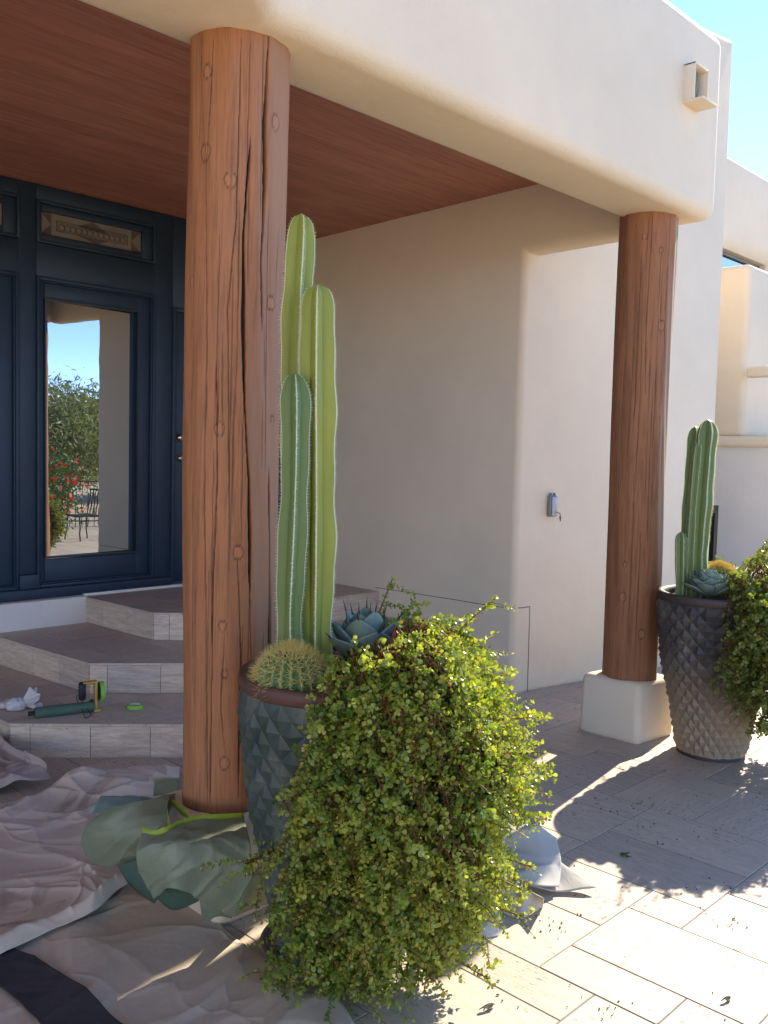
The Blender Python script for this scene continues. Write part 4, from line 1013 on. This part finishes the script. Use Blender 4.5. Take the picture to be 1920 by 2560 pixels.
g3 = coons([c6(715, 715, .20), c6(730, 760, .19), c6(760, 850, .15), c6(820, 920, .11)], [c6(610, 755, .13), c6(660, 840, .08), c6(740, 905, .06), c6(800, 955, .05)], [c6(715, 715, .20), c6(610, 755, .13)], [c6(820, 920, .11), c6(800, 955, .05)], 20, 12)
sheet('under_sheet', g3, PAPER_IN, wr(.01, 7, 1.0), .0012, mp)
g4 = coons([c6(870, 865, .205), c6(950, 870, .20), c6(1030, 930, .13)], [c6(805, 915, .11), c6(900, 985, .075), c6(1030, 940, .125)], [c6(870, 865, .205), c6(805, 915, .11)], [c6(1030, 930, .13), c6(1030, 940, .125)], 24, 12)
sheet('curl', g4, PAPER_IN, None, .0012, mp)
g5 = coons([c6(1035, 930, .12), c6(1120, 975, .085), c6(1200, 1020, .04)], [c6(1050, 1068, .0), c6(1120, 1060, .0), c6(1205, 1030, .01)], [c6(1035, 930, .12), c6(1050, 1068, .0)], [c6(1200, 1020, .04), c6(1205, 1030, .01)], 20, 12)
sheet('lower_flap', g5, PAPER, None, .0012, mp)
g6 = coons([c6(1262, 900, .12), c6(1310, 800, .20), c6(1340, 760, .24), c6(1380, 780, .22)], [c6(1210, 1022, .04), c6(1280, 990, .045), c6(1350, 965, .05), c6(1400, 950, .05)], [c6(1262, 900, .12), c6(1210, 1022, .04)], [c6(1380, 780, .22), c6(1400, 950, .05)], 20, 16)
sheet('side_flap', g6, PAPER, None, .0012, mp)
g7 = coons([c6(800, 310, .20), c6(860, 300, .22), c6(925, 300, .22)], [c6(795, 395, .10), c6(860, 385, .12), c6(925, 380, .14)], [c6(800, 310, .20), c6(795, 395, .10)], [c6(925, 300, .22), c6(925, 380, .14)], 12, 10)
sheet('back_flap', g7, PAPER, None, .0012, mp)
g8 = coons([c6(520, 395, .12), c6(590, 388, .13), c6(660, 388, .13), c6(790, 402, .12)], [c6(480, 480, .08), c6(560, 470, .10), c6(640, 445, .12), c6(790, 410, .12)], [c6(520, 395, .12), c6(480, 480, .08)], [c6(790, 402, .12), c6(790, 410, .12)], 24, 12)
sheet('pale_sheet', g8, paper('pale_green_paper', (.20, .30, .26), (.26, .36, .31)), wr(.02, 9, 2), .0012, mp)
def ribbon(name, pts, wid, mat, parent, n=30):
    P = cat([p + TV * .012 + Vector((0, 0, .004)) for p in pts], n); vs = []
    for i, p in enumerate(P):
        t = (P[min(n - 1, i + 1)] - P[max(0, i - 1)]).normalized(); s_ = t.cross(WW).normalized(); jit = .0006 * math.sin(i * 3.3)
        vs += [p - s_ * (wid / 2 + jit), p + s_ * (wid / 2 - jit)]
    o = mobj(name, vs, [(2 * i, 2 * i + 1, 2 * i + 3, 2 * i + 2) for i in range(n - 1)], mat, parent, True)
    md = o.modifiers.new('s', 'SOLIDIFY'); md.thickness = .0008; md.offset = 0; return o
ribbon('tape', [c6(740, 575, .355), c6(800, 592, .36), c6(870, 572, .375), c6(950, 535, .375), c6(1040, 512, .375), c6(1150, 505, .37), c6(1262, 500, .36)], .026, TAPE, mp)
ribbon('tape', [c6(893, 392, .36), c6(872, 450, .365), c6(876, 510, .372), c6(882, 565, .375)], .028, TAPE, mp)
ribbon('tape', [c6(895, 425, .362), c6(940, 462, .368), c6(985, 497, .374)], .024, TAPE, mp)

# ------------------------------------------------------------------ things on the lowest step
def s1(x, y, z=.173): return at(x / 3.456, 1700 + y / 3.456, z)
ZS = .173
# masking tool with paper roll
mk = empty('masking_tool', s1(500, 290), 'hand masking tool with dark green paper roll on the lowest step', 'masking tool')
a = s1(300, 285, ZS + .028); b = s1(815, 225, ZS + .028); d = (b - a).normalized()
m = MB(); m.tube([a, b], .0275, 28); m.build('paper_roll', PAPER_IN, mk, False); bpy.data.objects[-1] if False else None
m = MB(); m.tube([a - d * .034, a + d * .01], .012, 16); m.build('core', plain('black_core', (.02, .02, .02), .4), mk)
m = MB(); m.tube([a - d * .036, a + d * .0], [.009, .009], 12); m.build('core_sleeve', plain('sleeve', (.5, .47, .42), .4, .5), mk)
YEL = plain('yellow_plastic', (.52, .33, .06), .45); BLK = plain('black_plastic', (.012, .017, .022), .4)
up = Vector((0, 0, 1)); sd_ = d.cross(up).normalized()     # away / toward the viewer
def obox(mb, c, du, dv, dw, hu, hv, hw):
    vs = [c + du * (hu * i) + dv * (hv * j) + dw * (hw * k) for k in (-1, 1) for j in (-1, 1) for i in (-1, 1)]
    mb.add(vs, [(0, 2, 3, 1), (4, 5, 7, 6), (0, 1, 5, 4), (2, 6, 7, 3), (0, 4, 6, 2), (1, 3, 7, 5)])
m = MB()
bb = b + d * .006
obox(m, bb + up * .055, d, sd_, up, .006, .022, .080)               # upright plate
obox(m, bb + up * .130 - d * .030, d, sd_, up, .036, .020, .004)    # top arm
obox(m, bb + up * .122 - d * .030, d, sd_, up, .034, .003, .007)
obox(m, bb - up * .020 + d * .004, d, sd_, up, .016, .026, .006)
bevel(m.build('frame', YEL, mk), .002, 2)
m = MB(); hp = bb - d * .068 + up * .055
m.tube([hp - up * .015, hp + up * .02, hp + up * .05, hp + up * .078], [.017, .019, .018, .015], 16)
for k in range(6): m.tube([hp + up * (-.005 + .014 * k), hp + up * (-.001 + .014 * k)], .0205, 16)
m.build('grip', BLK, mk, True)
m = MB(); tc_ = bb + d * .028 + up * .075; v_ = []; m.tube([tc_ - d * .011, tc_ + d * .011], .052, 36); m.build('tape_roll', TAPE2, mk)
m = MB(); m.tube([tc_ - d * .0135, tc_ - d * .0112], .046, 30); m.tube([bb + up * .03 - d * .012, bb + up * .03 - d * .03], .008, 12); m.build('tape_hub', BLK, mk)
m = MB(); w0 = s1(665, 130, ZS + .08); w1 = s1(735, 325, ZS + .003); w2_ = s1(790, 305, ZS + .003); w3 = s1(710, 180, ZS + .06)
m.tube([w0, s1(660, 165, ZS + .07), s1(700, 245, ZS + .03), w1, s1(748, 328, ZS + .003), w2_, s1(785, 290, ZS + .005), w3], .0022, 6); m.build('wire_guard', BLK, mk)
# loose tape roll
tr_ = empty('tape_roll', s1(1150, 240), 'flat roll of bright green tape lying alone on the lowest step', 'tape roll')
c_ = s1(1150, 262); Ro, Ri, hh = .043, .030, .020
c_ = c_ + Vector((.03, .03, 0))
v_, f_ = lathe([(Ri, 0), (Ro, 0), (Ro, hh), (Ri, hh), (Ri, 0)], 44, (c_.x, c_.y)); v_ = [(x, y, z + ZS + .001) for x, y, z in v_]; mobj('tape', v_, f_, TAPE2, tr_)
v_, f_ = lathe([(Ri - .0015, 0), (Ri - .0002, 0), (Ri - .0002, hh - .001), (Ri - .0015, hh - .001), (Ri - .0015, 0)], 44, (c_.x, c_.y)); v_ = [(x, y, z + ZS + .001) for x, y, z in v_]; mobj('core', v_, f_, plain('card_core', (.6, .6, .58), .6), tr_)
# crumpled white bag with its neck tied
bag = empty('plastic_bag', s1(150, 200), 'crumpled white plastic bag tied at the neck on the lowest step', 'bag')
def crumple(c, ax, rx, ry, rz, seed, n=40, m_=28, amp=.30):
    vs = []; fs = []
    si = ax.cross(up).normalized()
    for j in range(m_ + 1):
        th = PI * j / m_
        for i in range(n):
            ph = 2 * PI * i / n; q = Vector((math.cos(th), math.sin(th) * math.cos(ph), math.sin(th) * math.sin(ph)))
            k = 1 + amp * (1 - abs(noise.noise(q * 2.4 + Vector((seed, 0, 0)))) * 2.5) * .5 + amp * .4 * noise.noise(q * 6 + Vector((0, seed, 0)))
            p = c + ax * q.x * rx * k + si * q.y * ry * k + up * q.z * rz * k; p.z = max(p.z, ZS + .003); vs.append(p)
    for j in range(m_):
        for i in range(n): fs.append((j * n + i, j * n + (i + 1) % n, (j + 1) * n + (i + 1) % n, (j + 1) * n + i))
    return vs, fs
BAGM = plain('white_bag', (.56, .54, .53), .35, 0, .5, 40, .1)
v_, f_ = crumple(s1(140, 215, ZS + .03), d, .048, .032, .036, 3.0); mobj('body', v_, f_, BAGM, bag, True)
v_, f_ = crumple(s1(55, 215, ZS + .02), d, .05, .024, .02, 5.0); mobj('body', v_, f_, BAGM, bag, True)
# flared neck, a crumpled cone
vs = []; n = 40
p0 = s1(185, 200, ZS + .035); ax_ = (d + up * .25).normalized(); si = ax_.cross(up).normalized(); uu = si.cross(ax_)
for j in range(8):
    t = j / 7; r = .010 + .044 * t ** .8
    for i in range(n):
        ph = 2 * PI * i / n; k = 1 + .35 * t * math.sin(ph * 5 + 1) + .15 * t * math.sin(ph * 11)
        p = p0 + ax_ * (.075 * t * (1 + .3 * t * math.sin(ph * 3))) + si * math.cos(ph) * r * k * .8 + uu * math.sin(ph) * r * k; p.z = max(p.z, ZS + .004); vs.append(p)
o = mobj('neck', vs, [(j * n + i, j * n + (i + 1) % n, (j + 1) * n + (i + 1) % n, (j + 1) * n + i) for j in range(7) for i in range(n)], BAGM, bag); md = o.modifiers.new('s', 'SOLIDIFY'); md.thickness = .001
m = MB()
for k, xx in enumerate((.0, .012, .022)): cc_ = s1(70 + 900 * xx, 212, ZS + .030); m.tube([cc_ + si * math.cos(t) * .026 + uu * math.sin(t) * .03 + d * .006 * math.sin(t * 2) for t in np.linspace(0, 2 * PI, 17)], .0028, 6, False)
m.build('tie', plain('tie_string', (.5, .44, .33), .7), bag)

# ------------------------------------------------------------------ litter on the paving
lm = plain('dry_leaf', (.06, .045, .03), .8, 0, .2, 60, .4); gm = plain('green_sprig_leaf', (.07, .10, .04), .7)
rl = random.Random(12); V = []; F = []
def flake(p, r):
    a = rl.uniform(0, 6.28); n = len(V); k = rl.randint(4, 6); pts = []
    for i in range(k):
        t = 2 * PI * i / k; rr = r * rl.uniform(.6, 1.2); x, y = rr * math.cos(t) * 1.6, rr * math.sin(t) * .7
        pts.append((p.x + x * math.cos(a) - y * math.sin(a), p.y + x * math.sin(a) + y * math.cos(a), .0035 + rl.uniform(0, r * .5)))
    V.extend(pts); V.extend([(x, y, .0012) for x, y, z in pts]); F.append(tuple(range(n, n + k))); F.extend([(n + i, n + (i + 1) % k, n + k + (i + 1) % k, n + k + i) for i in range(k)])
def cr1(x, y): return at(1200 + x / 2.304, 2160 + y / 2.304)
clusters = [(cr1(1430, 330), .07, 16), (cr1(760, 850), .06, 14), (cr1(350, 330), .05, 8), (cr1(470, 380), .05, 8), (at(1610, 2010), .08, 14), (at(1650, 2110), .02, 5), (cr1(150, 780), .10, 7), (cr1(1280, 120), .10, 10), (at(1600, 2075), .15, 16), (at(1480, 2020), .1, 10)]
for c_, sp_, n_ in clusters:
    for _ in range(n_): flake(Vector((c_.x + rl.gauss(0, sp_ * .6), c_.y + rl.gauss(0, sp_ * .6), 0)), rl.uniform(.001, .0036))
for _ in range(90): flake(Vector((rl.uniform(2.0, 4.6), rl.uniform(.9, 3.0), 0)), rl.uniform(.001, .0032))
tag(mobj('leaf_litter', V, F, lm), 'dark scraps and seeds scattered over the paving', 'litter', kind='stuff')
def litter_leaf(p, r, label, mat=lm):
    n = 14; vs = []; fs = []
    for i in range(n):
        t = 2 * PI * i / n; rr = r * (1 + .3 * math.sin(t * 3 + 1)); vs.append((p.x + rr * 1.5 * math.cos(t + .4), p.y + rr * .6 * math.sin(t + .4) - .4 * rr * math.cos(t), .006 + .008 * abs(math.sin(t * 1.5))))
    vs.append((p.x, p.y, .012)); fs = [(i, (i + 1) % n, n) for i in range(n)]
    o = mobj('dead_leaf', vs, fs, mat); md = o.modifiers.new('s', 'SOLIDIFY'); md.thickness = .002; return tag(o, label, 'leaf')
litter_leaf(cr1(1420, 793), .013, 'dark curled dead leaf on the sunlit paving near the lower right corner')
litter_leaf(cr1(45, 838), .016, 'dark dead leaf near the foot of the nearer trailing bush', lm)
m = MB(); q = at(1560, 2139)
for k in range(9):
    a0 = q + Vector((rl.uniform(-.02, .02), rl.uniform(-.02, .02), .004)); m.tube([a0, a0 + Vector((rl.uniform(-.02, .04), rl.uniform(-.03, .01), .006))], [.003, .001], 5)
tag(m.build('sprig', gm), 'small grey-green sprig fallen on the shaded paving', 'sprig')

# ------------------------------------------------------------------ across the drive, seen in the door glass
def far_plant(name, c, rx, ry, z0, z1, n, size, mat, label, catg, flowers=0, trunk=None, elong=1.0):
    rg = np.random.default_rng(int(c[0] * 10)); root = empty(name, (c[0], c[1], 0), label, catg)
    # clumped crown: leaf faces gathered round many sub-centres
    k = 90; sc_ = rg.normal(0, 1, (k, 3)); sc_ /= np.linalg.norm(sc_, axis=1, keepdims=True); sc_ *= rg.uniform(.45, .95, (k, 1))
    idx = rg.integers(0, k, n); P = sc_[idx] + rg.normal(0, .16, (n, 3)); P = P * np.array([rx, ry, (z1 - z0) / 2]) + np.array([c[0], c[1], (z0 + z1) / 2])
    P[:, 2] = np.maximum(P[:, 2], .03)
    A = rg.normal(0, 1, (n, 3)); A /= np.linalg.norm(A, axis=1, keepdims=True); B_ = np.cross(A, rg.normal(0, 1, (n, 3))); B_ /= np.linalg.norm(B_, axis=1, keepdims=True)
    s = size * rg.uniform(.6, 1.3, (n, 1)); vs = np.stack([P - A * s * elong, P + B_ * s * .45, P + A * s * elong, P - B_ * s * .45], 1).reshape(-1, 3)
    fs = (np.arange(n)[:, None] * 4 + np.arange(4)[None]).tolist(); mobj('crown', vs, fs, mat, root, attr={'tone': rg.random(n)})
    if flowers:
        i_ = rg.choice(n, flowers); Q = P[i_] + rg.normal(0, .04, (flowers, 3)); A2 = rg.normal(0, 1, (flowers, 3)); B2 = np.cross(A2, rg.normal(0, 1, (flowers, 3))); A2 /= np.linalg.norm(A2, axis=1, keepdims=True); B2 /= np.linalg.norm(B2, axis=1, keepdims=True)
        s = .045; vs = np.stack([Q - A2 * s, Q + B2 * s, Q + A2 * s, Q - B2 * s], 1).reshape(-1, 3); mobj('blossoms', vs, (np.arange(flowers)[:, None] * 4 + np.arange(4)[None]).tolist(), leafmat('red_bloom', (.45, .03, .02), (.62, .06, .04), .3), root, attr={'tone': rg.random(flowers)})
    m = MB(); rr_ = random.Random(4); zb = 0
    for q in range(trunk or 5):
        a_ = rr_.uniform(0, 6.28); r_ = rr_.uniform(.3, .8); m.tube([(c[0] + .05 * math.cos(a_), c[1] + .05 * math.sin(a_), 0), (c[0] + rx * r_ * .3 * math.cos(a_), c[1] + ry * r_ * .3 * math.sin(a_), z0 * .6 + .3), (c[0] + rx * r_ * math.cos(a_), c[1] + ry * r_ * math.sin(a_), (z0 + z1) / 2)], [.05, .035, .012], 7)
    m.build('trunk', plain('bark', (.12, .10, .06), .8), root)
PV = leafmat('palo_verde_leaf', (.16, .19, .09), (.24, .27, .13), .3, .6); BG = leafmat('bougainvillea_leaf', (.03, .08, .02), (.07, .13, .035), .3, .5)
BWALL = MB(); BWALL.prism([(-9, -9), (-8.6, -9), (-8.6, 2.2), (-9, 2.2)], -.02, 2.9)  # unseen wall, added to bounce warm sunlight onto the left-facing sides
tag(bevel(BWALL.build('bounce_wall', STUCCO), .05, 3), 'unseen cream stucco wall added left of the porch to bounce sunlight', 'wall')
far_plant('palo_verde_tree', (12.6, -10.0), 2.6, 2.6, .5, 3.15, 26000, .045, PV, 'feathery pale green tree mirrored in the door glass', 'tree', trunk=8, elong=2.0)
far_plant('palo_verde_tree', (17.5, -12.5), 3.0, 3.0, .5, 3.0, 20000, .055, PV, 'paler feathery tree behind the railing in the door glass reflection', 'tree', trunk=8, elong=2.0)
far_plant('flowering_bush', (7.75, -3.0), 1.05, 1.05, .0, 1.62, 9000, .035, BG, 'dark bush with red blossoms mirrored in the door glass', 'bush', 520)
IRON = plain('black_iron', (.015, .015, .015), .5)
rl_ = empty('iron_railing', (9.6, -4.2, 0), 'black iron railing mirrored in the door glass', 'railing')
m = MB(); a_, b_ = Vector((8.3, -4.6, 0)), Vector((12.0, -3.6, 0))
for z in (.12, .88): m.tube([a_ + up * z, b_ + up * z], .014, 6)
m.build('rail', IRON, rl_)
m = MB()
for k in range(34): p = a_.lerp(b_, k / 33); m.tube([p, p + up * .87], .008, 5)
m.build('balusters', IRON, rl_)
ch = empty('patio_chair', (8.15, -1.9, 0), 'dark metal patio chair mirrored in the door glass', 'chair'); cc_ = Vector((8.15, -1.9, 0))
m = MB(); obox(m, cc_ + up * .42, Vector((1, 0, 0)), Vector((0, 1, 0)), up, .2, .2, .012); m.build('seat', IRON, ch)
m = MB()
for i in range(6): m.tube([cc_ + Vector((.2, -.18 + .072 * i, .42)), cc_ + Vector((.27, -.18 + .072 * i, .84))], .01, 5)
m.tube([cc_ + Vector((.27, -.2, .84)), cc_ + Vector((.27, .2, .84))], .013, 6); m.build('backrest', IRON, ch)
for sx, sy in ((1, 1), (1, -1), (-1, 1), (-1, -1)):
    m = MB(); m.tube([cc_ + Vector((.17 * sx, .17 * sy, .42)), cc_ + Vector((.2 * sx, .2 * sy, 0))], .012, 6); m.build('leg', IRON, ch)
